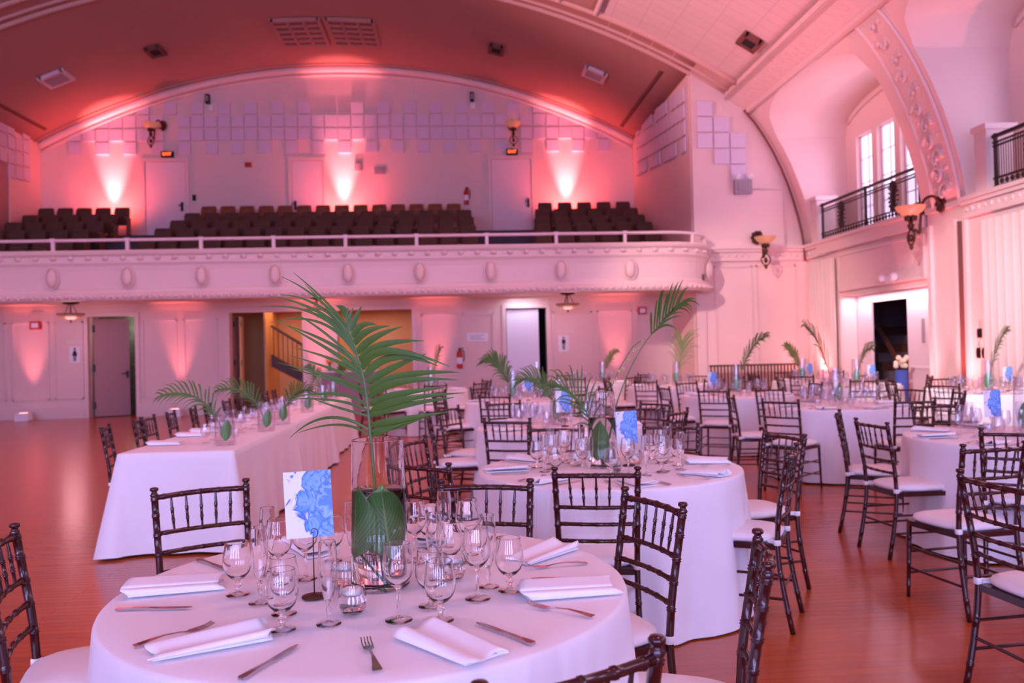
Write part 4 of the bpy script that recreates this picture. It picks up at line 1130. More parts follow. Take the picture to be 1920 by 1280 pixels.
# ---- chairs, measured positions
G1 = 'dark bamboo-style chairs'
def ch(bx, by, face, where):
    for tx, ty, _ in TABLES.values():
        d = math.hypot(bx - tx, by - ty)
        if d < 1.02: bx, by = tx + (bx - tx) * 1.02 / d, ty + (by - ty) * 1.02 / d
    chair(bx, by, face, 'dark mahogany chair ' + where, G1)
ch(-1.12, 3.62, -61, 'at the far left of the foreground table, facing the camera')
ch(.09, 3.43, -100, 'at the far side of the foreground table, facing the camera')
ch(.70, 2.98, -160, 'at the far right of the foreground table')
ch(.81, 2.18, 163, 'seen edge-on at the right of the foreground table')
ch(.19, 1.44, 117, 'nearest the camera at the bottom of the frame')
ch(-1.45, 2.68, 15, 'cut by the left edge, at the foreground table')
ch(-.97, 1.42, 50, 'only its finial showing in the bottom left corner')
ch(.62, 3.72, 79, 'at the near side of the second table, its back towards the camera')
ch(1.74, 4.20, 150, 'at the right of the second table, full legs in view')
ch(2.0, 4.94, 196, 'at the far right of the second table')
ch(.68, 5.83, -105, 'at the far side of the second table, left of the blue card')
ch(1.5, 5.73, -112, 'at the far side of the second table, right of the blue card')
ch(-.2, 4.14, 50, 'at the near left of the second table')
ch(-.3, 5.22, -24, 'at the far left of the second table')
ch(.43, 6.63, 70, 'at the near side of the third table, its back towards the camera')
ch(1.89, 6.97, 140, 'at the near right of the third table')
ch(1.96, 8.08, 216, 'at the far right of the third table')
ch(-.27, 7.35, 5, 'at the left of the third table, nearer of two')
ch(-.1, 8.15, -30, 'at the left of the third table, farther of two')
ch(.48, 8.75, -70, 'at the far side of the third table, left')
ch(1.3, 8.75, -110, 'at the far side of the third table, right')
ch(3.17, 7.88, 41, 'at the near left of the mid right table')
ch(3.87, 9.95, -80, 'at the far left of the mid right table')
ch(3.0, 8.85, -8, 'seen from the side at the left of the mid right table')
ch(4.3, 7.45, 88, 'at the near side of the mid right table, behind the floor gap')
ch(5.28, 9.25, 205, 'at the far right of the mid right table')
ch(5.4, 8.5, 165, 'at the right of the mid right table')
ch(3.19, 10.05, 60, 'at the near left of the table behind the mid right one')
ch(2.82, 11.07, 8, 'at the left of the table behind the mid right one')
ch(3.5, 12.35, -70, 'at the far left of the table behind the mid right one')
ch(4.5, 12.4, -115, 'at the far right of the table behind the mid right one')
ch(5.02, 11.2, 182, 'at the right of the table behind the mid right one')
ch(2.86, 5.50, 4, 'at the left of the right edge table, all four legs in view')
ch(3.0, 6.28, -28, 'at the far left of the right edge table, just behind its neighbour')
ch(4.13, 6.85, -95, 'at the far side of the right edge table')
ch(3.36, 4.72, 58, 'at the near left of the right edge table')
ch(2.80, 4.12, 98, 'at the right edge, the middle of the three cut by it')
ch(2.12, 3.12, 5, 'at the right edge, nearest of the three cut by it')
ch(7.1, 11.55, -92, 'at the far side of the far right table')
ch(6.05, 9.82, 30, 'at the near left of the far right table')
ch(5.85, 10.7, -10, 'at the left of the far right table')
ch(6.15, 11.5, -50, 'at the far left of the far right table')
ch(5.93, 11.6, 75, 'at the near side of the table before the bright doorway')
ch(7.35, 12.3, 160, 'at the right of the table before the bright doorway')
ch(5.2, 12.9, -5, 'at the left of the table before the bright doorway')
for (k, angs) in (('G', (-110, -60, 200, 160, 115, 65, 10)), ('H', (-125, -70, 190, 150, 100, 50, -10)), ('I', (-120, -75, 185, 140, 95, 50)), ('L', (-115, -60, 190, 110, 20)), ('M', (-130, -80, -35, 190, 140, 20, 90))):
    x, y, dsc = TABLES[k]
    for q in angs:
        dn = {0: 'right', 1: 'far right', 2: 'far', 3: 'far left', 4: 'left', 5: 'near left', 6: 'near', 7: 'near right'}[int(round((q % 360) / 45.0)) % 8]
        r = 1.2; sd = 'side ' if dn in ('far', 'near') else ''
        ch(x + r * math.cos(R(q)), y + r * math.sin(R(q)), q + 180 + (q * 7 % 13) - 6, 'at the %s %sof %s' % (dn, sd, dsc.replace('the far table', 'far table')))
hy = [6.99, 7.66, 7.98, 8.62, 9.2, 9.75, 10.6, 11.25, 11.9, 12.6, 13.2]
hn = ['nearest', 'second', 'third', 'fourth', 'fifth', 'sixth', 'seventh', 'eighth', 'ninth', 'tenth', 'farthest']
for k, y in enumerate(hy): ch(-2.93 + (.0, .0, -.02, -.03, .01, .0, -.02, 0, .02, 0, .0)[k], y, (14, 12, 4, 8, 10, 6, 3, 8, 4, 2, 6)[k], '%s of the row along the left side of the long tables' % hn[k])

# ---- glassware
def glass_obj(name, prof, mt, seg=28):
    m = MB(); m.lathe(prof, seg, closed=True); return m.obj(name, mt)
GOB = [(.0001, .002), (.030, .0), (.034, .001), (.034, .003), (.018, .006), (.007, .012), (.006, .022), (.011, .028), (.011, .032), (.006, .038), (.010, .046), (.022, .053), (.034, .067), (.0405, .085), (.042, .100), (.040, .120), (.036, .140), (.034, .156), (.0325, .157), (.0345, .138), (.0385, .119), (.0405, .100), (.039, .086), (.0325, .069), (.020, .057), (.006, .052), (.0001, .051)]
WIN = [(.0001, .002), (.033, .0), (.036, .001), (.036, .003), (.015, .006), (.005, .014), (.0045, .04), (.0045, .078), (.009, .088), (.022, .098), (.035, .115), (.041, .135), (.041, .152), (.037, .178), (.033, .202), (.0315, .203), (.0355, .177), (.0395, .152), (.0395, .136), (.0335, .117), (.020, .101), (.006, .093), (.0001, .092)]
FLU = [(.0001, .002), (.029, .0), (.032, .001), (.032, .003), (.014, .006), (.005, .012), (.0045, .03), (.007, .040), (.005, .048), (.009, .062), (.016, .085), (.022, .115), (.0245, .145), (.0245, .175), (.022, .215), (.0205, .216), (.023, .175), (.023, .146), (.0205, .117), (.0145, .087), (.006, .068), (.0001, .066)]
VOT = [(.0001, .001), (.024, .0), (.032, .006), (.037, .022), (.038, .042), (.035, .062), (.031, .080), (.0295, .080), (.0335, .062), (.0365, .042), (.0355, .024), (.030, .012), (.0001, .010)]
kits = {}
for nm_, pf in (('water_goblet', GOB), ('wine_glass', WIN), ('champagne_flute', FLU)):
    kits[nm_] = (Kit(glass_obj(nm_, pf, GLASS)), Kit(glass_obj(nm_, pf, TGLASS, 16)))
def votive(mt, seg=24):
    t = empty('candle_votive')
    m = MB(); m.lathe(VOT, seg, closed=True); m.obj('glass_cup', mt, t)
    if mt is GLASS:
        m = MB(); m.lathe([(.0001, .0095), (.0302, .0118), (.0357, .024), (.0367, .042), (.0352, .052), (.0001, .052)], seg); m.obj('water', WATER, t)
    m = MB(); m.lathe([(0, .047), (.024, .047), (.029, .053), (.029, .062), (.026, .066), (0, .064)], 20); m.obj('floating_candle', CANDLE, t)
    m = MB(); m.tube([(0, 0, .063), (.001, 0, .074)], .0012, 5); m.obj('wick', INK, t)
    return t
KV = (Kit(votive(GLASS)), Kit(votive(TGLASS, 14)))
GL = {'water_goblet': 'water goblet', 'wine_glass': 'wine glass', 'champagne_flute': 'champagne flute'}
def put_glass(kind, x, y, hero, label):
    kits[kind][0 if hero else 1].put((x, y, TOPZ), (x * 7 + y * 3) % 6, label, 'glass', 'stemware on the tables')
# napkin
def napkin_proto(v):
    m = MB(); nl = 14
    prof = [(.055, .003), (-.045, .003), (-.056, .009), (-.055, .017), (-.045, .021), (.030, .017), (.052, .020), (.058, .028), (.050, .035), (.030, .034), (-.030, .026)] if v == 0 else \
           [(-.055, .003), (.050, .003), (.060, .012), (.056, .026), (.044, .032), (.028, .026), (.008, .013), (-.012, .013), (-.034, .024), (-.050, .030), (-.060, .022), (-.056, .012), (-.040, .009)]
    # smooth resample
    P = []
    for i in range(len(prof) - 1):
        for q in range(3):
            t_ = q / 3; p0 = Vector(prof[max(i - 1, 0)]).to_3d(); p1 = Vector(prof[i]).to_3d(); p2 = Vector(prof[i + 1]).to_3d(); p3 = Vector(prof[min(i + 2, len(prof) - 1)]).to_3d()
            a = .5 * ((2 * p1) + (p2 - p0) * t_ + (2 * p0 - 5 * p1 + 4 * p2 - p3) * t_ ** 2 + (-p0 + 3 * p1 - 3 * p2 + p3) * t_ ** 3); P.append((a.x, max(a.y, .002)))
    P.append(prof[-1]); rows = []
    for j in range(nl + 1):
        u = j / nl * 2 - 1
        for i, (a, b) in enumerate(P):
            sq = 1 - .30 * (1 - (b / .036)) * 0
            hgt = .72 + .28 * u if v else .85 - .15 * u
            rows.append((u * .135 + .012 * math.sin(i * .35) * (1 if abs(u) > .9 else .3), a * (1.0 + .05 * u), .002 + b * hgt))
    m.quadgrid(rows, nl + 1, len(P)); o = m.obj('folded_napkin', NAPK, fix=False)
    md = o.modifiers.new('thick', 'SOLIDIFY'); md.thickness = .003; md.offset = 1
    return o
KN = (Kit(napkin_proto(0)), Kit(napkin_proto(1)))
def fork_proto():
    m = MB()
    st = [(-.095, .0105, .002), (-.085, .0115, .0025), (-.06, .0075, .006), (-.02, .0035, .009), (.02, .003, .006), (.035, .006, .003), (.045, .0125, .0025), (.062, .0135, .003)]
    for (a, w0, z0), (b, w1, z1) in zip(st, st[1:]):
        k = len(m.v); th = .0018
        m.v += [(a, -w0, z0), (a, w0, z0), (a, w0, z0 + th), (a, -w0, z0 + th), (b, -w1, z1), (b, w1, z1), (b, w1, z1 + th), (b, -w1, z1 + th)]
        for f in ((0, 1, 2, 3), (7, 6, 5, 4), (0, 4, 5, 1), (1, 5, 6, 2), (2, 6, 7, 3), (3, 7, 4, 0)): m.f.append(tuple(k + i for i in f)); m.sm.append(False)
    for y in (-.0115, -.0038, .0038, .0115): m.bar((.060, y, .004), (.085, y, .006), .0032, .0018); m.bar((.085, y, .006), (.103, y * .95, .012), .0026, .0016)
    return m.obj('fork', STEEL)
def knife_proto():
    m = MB()
    st = [(-.105, .0075, -.0075, .006), (-.098, .010, -.010, .006), (-.06, .0065, -.0065, .0065), (-.01, .0050, -.0050, .0055), (.0, .0065, -.0065, .004), (.012, .0085, -.008, .0022), (.06, .0095, -.0085, .0018), (.09, .0095, -.006, .0016), (.105, .007, .0, .0012), (.110, .003, .001, .001)]
    for (a, p0, q0, t0), (b, p1, q1, t1) in zip(st, st[1:]):
        k = len(m.v); z = .003
        m.v += [(a, q0, z - t0 / 2), (a, p0, z - t0 / 2), (a, p0, z + t0 / 2), (a, q0, z + t0 / 2), (b, q1, z - t1 / 2), (b, p1, z - t1 / 2), (b, p1, z + t1 / 2), (b, q1, z + t1 / 2)]
        for f in ((0, 1, 2, 3), (7, 6, 5, 4), (0, 4, 5, 1), (1, 5, 6, 2), (2, 6, 7, 3), (3, 7, 4, 0)): m.f.append(tuple(k + i for i in f)); m.sm.append(False)
    return m.obj('table_knife', STEEL)
KF, KK = Kit(fork_proto()), Kit(knife_proto())
def put_napkin(x, y, a, v, label, sc=None): KN[v].put((x, y, TOPZ - .001), R(a), label, 'napkin', 'folded white napkins', sc)
def put_fork(x, y, a, label): KF.put((x, y, TOPZ), R(a), label, 'fork', 'forks on the tables')
def put_knife(x, y, a, label): KK.put((x, y, TOPZ), R(a), label, 'knife', 'knives on the tables')

# ---- tall vase, broad leaf, palm fronds, card
def vase_proto(mt, h, r0, r1, seg=40):
    t = empty('cylinder_vase')
    def rr(z): return r0 + (r1 - r0) * z / h
    m = MB(); m.lathe([(.0001, .0), (r0 - .004, .0), (r0, .004), (rr(h * .5), h * .5), (r1, h - .002), (r1 - .002, h), (r1 - .004, h - .002), (rr(h * .5) - .004, h * .5), (r0 - .006, .022), (r0 - .012, .018), (.0001, .018)], seg, closed=True); m.obj('glass_wall', mt, t)
    wl = h * .66
    if mt is GLASS:
        m = MB(); m.lathe([(.0001, .0175), (r0 - .012, .0175), (r0 - .0055, .0215), (rr(wl) - .0035, wl), (.0001, wl)], seg); m.obj('water', WATER, t)
    return t
KVA = Kit(vase_proto(GLASS, .44, .089, .077, 56)); KVB = Kit(vase_proto(TGLASS, .42, .085, .072, 20)); KVC = Kit(vase_proto(TGLASS, .27, .080, .072, 20))
def broad_leaf(name, r, h0, h1, hw, lean, a0, loc, label, stem=True, seg=16):
    """leaf curled against the inside of a vase"""
    t = empty(name, loc); tag(t, label, 'leaf')
    m = MB(); n = 22; k = 12; rows = []; uvs = []
    for i in range(n + 1):
        v = i / n; z = h0 + (h1 - h0) * v
        w_ = hw * (math.sin(PI * min(1, v * 1.02) ** .75) ** .8 if v < .985 else .02)
        for j in range(k + 1):
            u = j / k * 2 - 1; ang = a0 + lean * (v - .5) + u * w_ / r; rr = r - .012 * (1 - abs(u)) * 0 - .003 * abs(u)
            rows.append((rr * math.cos(ang), rr * math.sin(ang), z + .035 * (1 - abs(u)) * 0 + .012 * abs(u))); uvs.append((j / k, v))
    m.quadgrid(rows, n + 1, k + 1); m.uv = uvs; o = m.obj('leaf_blade', VEIN, t, fix=False)
    md = o.modifiers.new('thick', 'SOLIDIFY'); md.thickness = .0008
    if stem:
        a1 = a0 - lean * .5; m = MB(); m.tube([(.02 * math.cos(a1 + 2), .02 * math.sin(a1 + 2), .024), (r * .8 * math.cos(a1), r * .8 * math.sin(a1), h0 + .03), (r * .95 * math.cos(a0), r * .95 * math.sin(a0), (h0 + h1) / 2), (r * .95 * math.cos(a0 + lean * .5), r * .95 * math.sin(a0 + lean * .5), h1 - .02)], [.004, .0035, .0025, .001], 6); m.obj('leaf_stem', STEM, t)
    return t
def bez(a, b, c, t): return a * (1 - t) ** 2 + b * 2 * t * (1 - t) + c * t * t
def leaflet(m, a, mid, c, w_, n=12, thick=.0008, nrm=Vector((0, -1, 0))):
    """narrow folded blade along a quadratic curve through mid"""
    a, mid, c = Vector(a), Vector(mid), Vector(c); ctrl = mid * 2 - (a + c) * .5
    rows = []
    for i in range(n + 1):
        t = i / n; p = bez(a, ctrl, c, t); d = ((ctrl - a) * (1 - t) + (c - ctrl) * t).normalized()
        side = d.cross(nrm)
        if side.length < .05: side = d.cross(Vector((0, 0, 1)))
        side.normalize(); up = side.cross(d)
        ww = w_ * (math.sin(PI * min(1, .06 + t * .94) ** .62) ** .9) * .5 + .0006
        if t > .97: ww = .0006
        rows += [p + side * ww, p + up * ww * .25, p - side * ww]
    m.quadgrid(rows, n + 1, 3)
def frond(name, loc, rz, label, length=.5, lean=.5, droop=.35, nl=18, ll=.24, w_=.012, seed=1, z0=.03, mt=LEAF, ups=.25, bare=.22, tw=62):
    """rachis rises from the vase and arches towards local +x; leaflets both sides (local y)"""
    rnd = random.Random(seed); t = empty(name, loc, rz); tag(t, label, 'palm frond')
    A = Vector((0, 0, z0)); B = Vector((length * .18, 0, z0 + length * .85)); Cc = Vector((length * lean, 0, z0 + length * (1.05 - droop * lean)))
    pts = [bez(A, B, Cc, i / 16) for i in range(17)]
    m = MB(); m.tube(pts, [.0042 * (1 - .75 * i / 16) + .0008 for i in range(17)], 6); m.obj('rachis', STEM, t)
    m = MB()
    for i in range(nl):
        f = bare + (1 - bare) * (i + .5) / nl
        p = bez(A, B, Cc, f); d = ((B - A) * (1 - f) + (Cc - B) * f).normalized()
        L = ll * (.45 + .75 * math.sin(PI * ((i + 1) / (nl + 1)) ** .8)) * rnd.uniform(.85, 1.1)
        for s in (-1, 1):
            nn = Vector((0, 1, 0)).cross(d).normalized(); sd = Vector((0, 1, 0)) * math.cos(R(tw)) + nn * math.sin(R(tw))
            side = sd * s * (.80 - .40 * i / nl) + d * (.55 + .5 * i / nl) + Vector((rnd.uniform(-.1, .1), rnd.uniform(-.1, .1), ups))
            side.normalize(); tip = p + side * L + Vector((0, 0, -L * rnd.uniform(.10, .45)))
            mid = p + side * L * .55 + Vector((0, 0, L * .04))
            leaflet(m, p, mid, tip, w_ * 1.2 * rnd.uniform(.8, 1.15), 8, nrm=(sd.cross(d)).normalized())
    o = m.obj('leaflets', mt, t, fix=False)
    return t
def card(x, y, z, rz, label, w_=.135, h_=.192, tilt=-.0):
    t = empty('card_holder', (x, y, TOPZ), rz); tag(t, 'round-based wire holder under the ' + label.replace('blue watercolour ', '').replace('blue and white watercolour ', ''), 'card holder')
    m = MB(); m.lathe([(0, 0), (.036, 0), (.036, .004), (.02, .008), (.0, .010)], 24); m.obj('base', BRONZE, t)
    m = MB(); m.tube([(0, 0, .008), (0, 0, z)], .0018, 6); m.obj('rod', BRONZE, t)
    m = MB(); m.tube([(.0 + .0 + (.018 - .0012 * q) * math.sin(q * .45), -.003 + .0002 * q, z + .016 - (.018 - .0012 * q) * math.cos(q * .45)) for q in range(16)], .0011, 5, up=(0, 1, 0)); m.obj('spiral_clip', BRONZE, t)
    m = MB(); m.uv = []
    p = [(-w_ / 2, 0, 0), (w_ / 2, 0, 0), (w_ / 2, 0, h_), (-w_ / 2, 0, h_)]
    for yy in (0, .0015):
        for (a, b, c_) in p: m.v.append((a, yy, c_)); m.uv.append((a / w_ + .5, c_ / h_))
    for f in ((0, 1, 2, 3), (7, 6, 5, 4), (0, 4, 5, 1), (1, 5, 6, 2), (2, 6, 7, 3), (3, 7, 4, 0)): m.f.append(f); m.sm.append(False)
    o = m.obj('table_card', WCOL, fix=False); o.location = (x - .008, y, TOPZ + z + .0); o.rotation_euler = (tilt, R(-2), rz)
    tag(o, label, 'table card')

# ---------------- foreground table
TA = 'the foreground table'
hero = [('water_goblet', -.66, 2.45, 'leftmost of the left cluster'), ('champagne_flute', -.575, 2.36, 'second from the left, between two goblets'), ('water_goblet', -.485, 2.25, 'behind the nearest goblet at left'), ('water_goblet', -.462, 2.12, 'nearest one of the left cluster'),
 ('wine_glass', -.49, 2.59, 'behind the blue card holder base'), ('champagne_flute', -.35, 2.15, 'front one left of the floating candle'), ('wine_glass', -.17, 2.155, 'front one before the tall vase'), ('water_goblet', -.06, 2.14, 'nearest one right of the vase'),
 ('water_goblet', -.09, 2.26, 'right behind the nearest right goblet'), ('wine_glass', .04, 2.31, 'tallest of the right cluster'), ('champagne_flute', .075, 2.42, 'rightmost flute'), ('water_goblet', .135, 2.37, 'rightmost on the table'),
 ('wine_glass', -.555, 2.52, 'tallest of the left cluster'), ('champagne_flute', -.62, 2.66, 'far left, behind the goblets'), ('water_goblet', -.04, 2.62, 'behind the right cluster'), ('champagne_flute', -.085, 2.47, 'middle of the right cluster'),
 ('wine_glass', -.16, 2.76, 'far right behind the vase'), ('champagne_flute', -.06, 2.86, 'farthest flute behind the vase'), ('water_goblet', -.115, 2.92, 'farthest goblet behind the vase'), ('champagne_flute', -.36, 2.72, 'left of the vase, partly behind it'), ('wine_glass', .02, 2.74, 'farthest right of the right cluster'), ('water_goblet', -.44, 2.80, 'behind the blue card')]
for k, x, y, lab in hero: put_glass(k, x, y, True, '%s on %s, %s' % (GL[k], TA, lab))
KV[0].put((-.30, 2.24, TOPZ), 0, 'glass votive with floating candle at the front of the foreground table', 'candle', 'floating candle votives')
KV[0].put((-.355, 2.50, TOPZ), 1, 'glass votive with floating candle just left of the tall vase', 'candle', 'floating candle votives')
KV[0].put((-.03, 2.53, TOPZ), 1, 'glass votive with floating candle, among the right glasses', 'candle', 'floating candle votives')
for x, y, a, v, lab in ((-.87, 2.54, 12, 0, 'at the left side'), (-.615, 2.04, 24, 1, 'at the near left'), (-.035, 1.95, 130, 1, 'at the near right, rolled edge towards the camera'), (.30, 2.335, 8, 0, 'at the right side'), (.27, 2.77, 45, 1, 'at the far right'), (-.55, 3.0, -60, 0, 'at the far left'), (-.1, 3.08, 85, 0, 'at the far side')):
    put_napkin(x, y, a, v, 'folded white napkin on %s, %s' % (TA, lab))
for (x0, y0), (x1, y1), lab in (((-.98, 2.36), (-.75, 2.34), 'left side, below the napkin'), ((-.91, 2.89), (-.77, 2.74), 'far left'), ((-.485, 1.81), (-.40, 2.0), 'near side, left of the fork'), ((.16, 1.94), (.04, 2.10), 'near right'), ((.42, 2.45), (.21, 2.49), 'right side, above the napkin'), ((.14, 3.05), (.05, 2.87), 'far side')):
    put_knife((x0 + x1) / 2, (y0 + y1) / 2, math.degrees(math.atan2(y1 - y0, x1 - x0)), 'steel table knife on %s, %s' % (TA, lab))
for (x0, y0), (x1, y1), lab in (((-.98, 2.67), (-.80, 2.66), 'left side, above the napkin'), ((-.80, 2.05), (-.66, 2.17), 'near left'), ((-.19, 1.81), (-.24, 2.01), 'near side, pointing away from the camera'), ((.34, 2.11), (.18, 2.23), 'near right, beneath the napkin'), ((.40, 2.64), (.22, 2.61), 'right side')):
    put_fork((x0 + x1) / 2, (y0 + y1) / 2, math.degrees(math.atan2(y1 - y0, x1 - x0)), 'steel fork on %s, %s' % (TA, lab))
KVA.put((-.25, 2.50, TOPZ), 0, 'tall clear glass vase with water at the centre of the foreground table', 'vase', 'glass vases')
broad_leaf('broad_leaf', .066, .085, .30, .088, -.35, R(-68), (-.25, 2.50, TOPZ), 'large veined green leaf in the foreground vase, right half')
broad_leaf('broad_leaf', .071, .085, .295, .085, .25, R(-150), (-.25, 2.50, TOPZ), 'large dark green leaf in the foreground vase, left half')
RACHIS= [[-0.236, 2.5, 0.764], [-0.249, 2.5, 0.906], [-0.259, 2.5, 1.036], [-0.265, 2.5, 1.149], [-0.27, 2.5, 1.214], [-0.276, 2.5, 1.311], [-0.285, 2.5, 1.385], [-0.293, 2.5, 1.424], [-0.306, 2.5, 1.474], [-0.317, 2.5, 1.513], [-0.327, 2.5, 1.545], [-0.337, 2.5, 1.577]]
LEAFLETS= [([-0.338, 2.5, 1.585], [-0.345, 2.493, 1.606], [-0.363, 2.482, 1.614], 0.016), ([-0.337, 2.5, 1.577], [-0.334, 2.498, 1.595], [-0.328, 2.495, 1.611], 0.011), ([-0.332, 2.5, 1.56], [-0.324, 2.496, 1.584], [-0.313, 2.49, 1.608], 0.012), ([-0.325, 2.5, 1.54], [-0.307, 2.491, 1.576], [-0.286, 2.478, 1.612], 0.015), ([-0.318, 2.5, 1.519], [-0.286, 2.481, 1.554], [-0.238, 2.454, 1.553], 0.016), ([-0.312, 2.5, 1.497], [-0.271, 2.472, 1.535], [-0.198, 2.433, 1.549], 0.017), ([-0.305, 2.5, 1.471], [-0.25, 2.464, 1.515], [-0.159, 2.414, 1.546], 0.018), ([-0.298, 2.5, 1.446], [-0.225, 2.45, 1.493], [-0.097, 2.379, 1.502], 0.019), ([-0.29, 2.5, 1.421], [-0.207, 2.432, 1.475], [-0.024, 2.336, 1.426], 0.019), ([-0.284, 2.5, 1.399], [-0.191, 2.443, 1.456], [-0.058, 2.362, 1.428], 0.019), ([-0.278, 2.5, 1.381], [-0.192, 2.454, 1.426], [-0.092, 2.388, 1.464], 0.017), ([-0.275, 2.5, 1.358], [-0.157, 2.428, 1.402], [0.004, 2.328, 1.409], 0.019), ([-0.272, 2.5, 1.335], [-0.174, 2.431, 1.383], [-0.002, 2.334, 1.387], 0.019), ([-0.269, 2.5, 1.314], [-0.179, 2.439, 1.346], [-0.029, 2.353, 1.367], 0.018), ([-0.267, 2.5, 1.291], [-0.168, 2.427, 1.33], [0.017, 2.324, 1.351], 0.017), ([-0.268, 2.5, 1.28], [-0.162, 2.435, 1.313], [-0.013, 2.344, 1.337], 0.016), ([-0.268, 2.5, 1.25], [-0.182, 2.44, 1.27], [-0.031, 2.355, 1.296], 0.016), ([-0.267, 2.5, 1.232], [-0.184, 2.455, 1.252], [-0.089, 2.392, 1.283], 0.014), ([-0.267, 2.5, 1.218], [-0.22, 2.467, 1.237], [-0.136, 2.422, 1.271], 0.012), ([-0.327, 2.5, 1.542], [-0.402, 2.544, 1.631], [-0.511, 2.605, 1.729], 0.008), ([-0.327, 2.5, 1.535], [-0.404, 2.535, 1.62], [-0.472, 2.583, 1.691], 0.008), ([-0.32, 2.5, 1.513], [-0.418, 2.555, 1.632], [-0.553, 2.631, 1.719], 0.008), ([-0.316, 2.5, 1.499], [-0.419, 2.557, 1.614], [-0.559, 2.637, 1.662], 0.01), ([-0.311, 2.5, 1.485], [-0.421, 2.567, 1.596], [-0.601, 2.662, 1.661], 0.012), ([-0.307, 2.5, 1.471], [-0.436, 2.574, 1.593], [-0.63, 2.678, 1.627], 0.01), ([-0.302, 2.5, 1.453], [-0.422, 2.569, 1.567], [-0.602, 2.666, 1.575], 0.009), ([-0.298, 2.5, 1.438], [-0.412, 2.551, 1.538], [-0.514, 2.623, 1.601], 0.008), ([-0.294, 2.5, 1.424], [-0.393, 2.561, 1.501], [-0.556, 2.647, 1.569], 0.013), ([-0.291, 2.5, 1.41], [-0.393, 2.559, 1.48], [-0.544, 2.642, 1.565], 0.013), ([-0.288, 2.5, 1.392], [-0.375, 2.556, 1.447], [-0.525, 2.633, 1.494], 0.012), ([-0.285, 2.5, 1.378], [-0.387, 2.558, 1.422], [-0.534, 2.64, 1.468], 0.01), ([-0.28, 2.5, 1.353], [-0.375, 2.57, 1.392], [-0.581, 2.667, 1.447], 0.011), ([-0.277, 2.5, 1.332], [-0.353, 2.561, 1.374], [-0.536, 2.645, 1.427], 0.009), ([-0.276, 2.5, 1.307], [-0.375, 2.563, 1.345], [-0.547, 2.651, 1.334], 0.011), ([-0.274, 2.5, 1.293], [-0.375, 2.561, 1.324], [-0.535, 2.645, 1.33], 0.009), ([-0.274, 2.5, 1.279], [-0.366, 2.544, 1.303], [-0.462, 2.607, 1.331], 0.008), ([-0.277, 2.5, 1.239], [-0.41, 2.561, 1.273], [-0.541, 2.647, 1.205], 0.01), ([-0.276, 2.5, 1.221], [-0.374, 2.555, 1.251], [-0.514, 2.633, 1.221], 0.008)]
t = empty('palm_frond', (0, 0, 0)); tag(t, 'large feathery palm frond rising from the tall vase on the foreground table', 'palm frond')
m = MB(); m.tube(RACHIS, [.005 * (1 - .8 * i / (len(RACHIS) - 1)) + .0008 for i in range(len(RACHIS))], 8); m.obj('rachis', STEM, t)
ml = MB()
for a, b, c_, w_ in LEAFLETS:
    leaflet(ml, a, b, c_, w_ * (1.25 if w_ > .0135 else .9), 16)
ml.obj('leaflets', LEAF, t, fix=False)
card(-.43, 2.40, .172, R(2), 'blue and white watercolour table card on the foreground table')

# ---------------- other round tables
rndT = random.Random(11)
plnames = {0: 'right', 1: 'far right', 2: 'far', 3: 'far left', 4: 'left', 5: 'near left', 6: 'near', 7: 'near right'}
short = {'B': 'the second table', 'C': 'the third table', 'D': 'the mid right table', 'E': 'the right edge table', 'F': 'the table behind the mid right one', 'G': 'the table before the extinguisher', 'H': 'the table under the balcony end', 'I': 'the corner wall table', 'J': 'the far right table', 'K': 'the bright doorway table', 'L': 'the farthest table', 'M': 'the far table left of centre'}
off = {'B': 3, 'C': -12, 'D': 8, 'E': -5, 'F': 14, 'G': 0, 'H': 9, 'I': -9, 'J': 4, 'K': 11, 'L': 0, 'M': 6}
for k in 'BCDEFGHIJKLM':
    x, y, dsc = TABLES[k]; s_ = short[k]
    for q in range(8):
        a = R(45 * q + off[k]); ca, sa = math.cos(a), math.sin(a); pn = plnames[q]
        for kind, rr, da in (('water_goblet', .40, -9), ('wine_glass', .335, 3), ('champagne_flute', .40, 14)):
            b = a + R(da + rndT.uniform(-5, 5)); r_ = rr + rndT.uniform(-.03, .03)
            put_glass(kind, x + r_ * math.cos(b), y + r_ * math.sin(b), k == 'B' and y < 6, '%s at the %s place of %s' % (GL[kind], pn, s_))
        na = math.degrees(a) + rndT.uniform(-16, 16)
        put_napkin(x + .60 * ca, y + .60 * sa, na, q % 2, 'folded white napkin at the %s place of %s' % (pn, s_), (.93, .93, 1))
        if y < 9.5:
            put_fork(x + .60 * ca - .12 * -sa, y + .60 * sa - .12 * ca, na + 180, 'fork at the %s place of %s' % (pn, s_))
            put_knife(x + .60 * ca + .12 * -sa, y + .60 * sa + .12 * ca, na + 180, 'knife at the %s place of %s' % (pn, s_))
    for q, pn in ((20, 'right'), (140, 'far left'), (-100, 'near')):
        a = R(q + off[k] * 3); KV[0 if k == 'B' else 1].put((x + .21 * math.cos(a), y + .21 * math.sin(a), TOPZ), 0, 'candle votive, %s of the vase on %s' % (pn, s_), 'candle', 'floating candle votives')
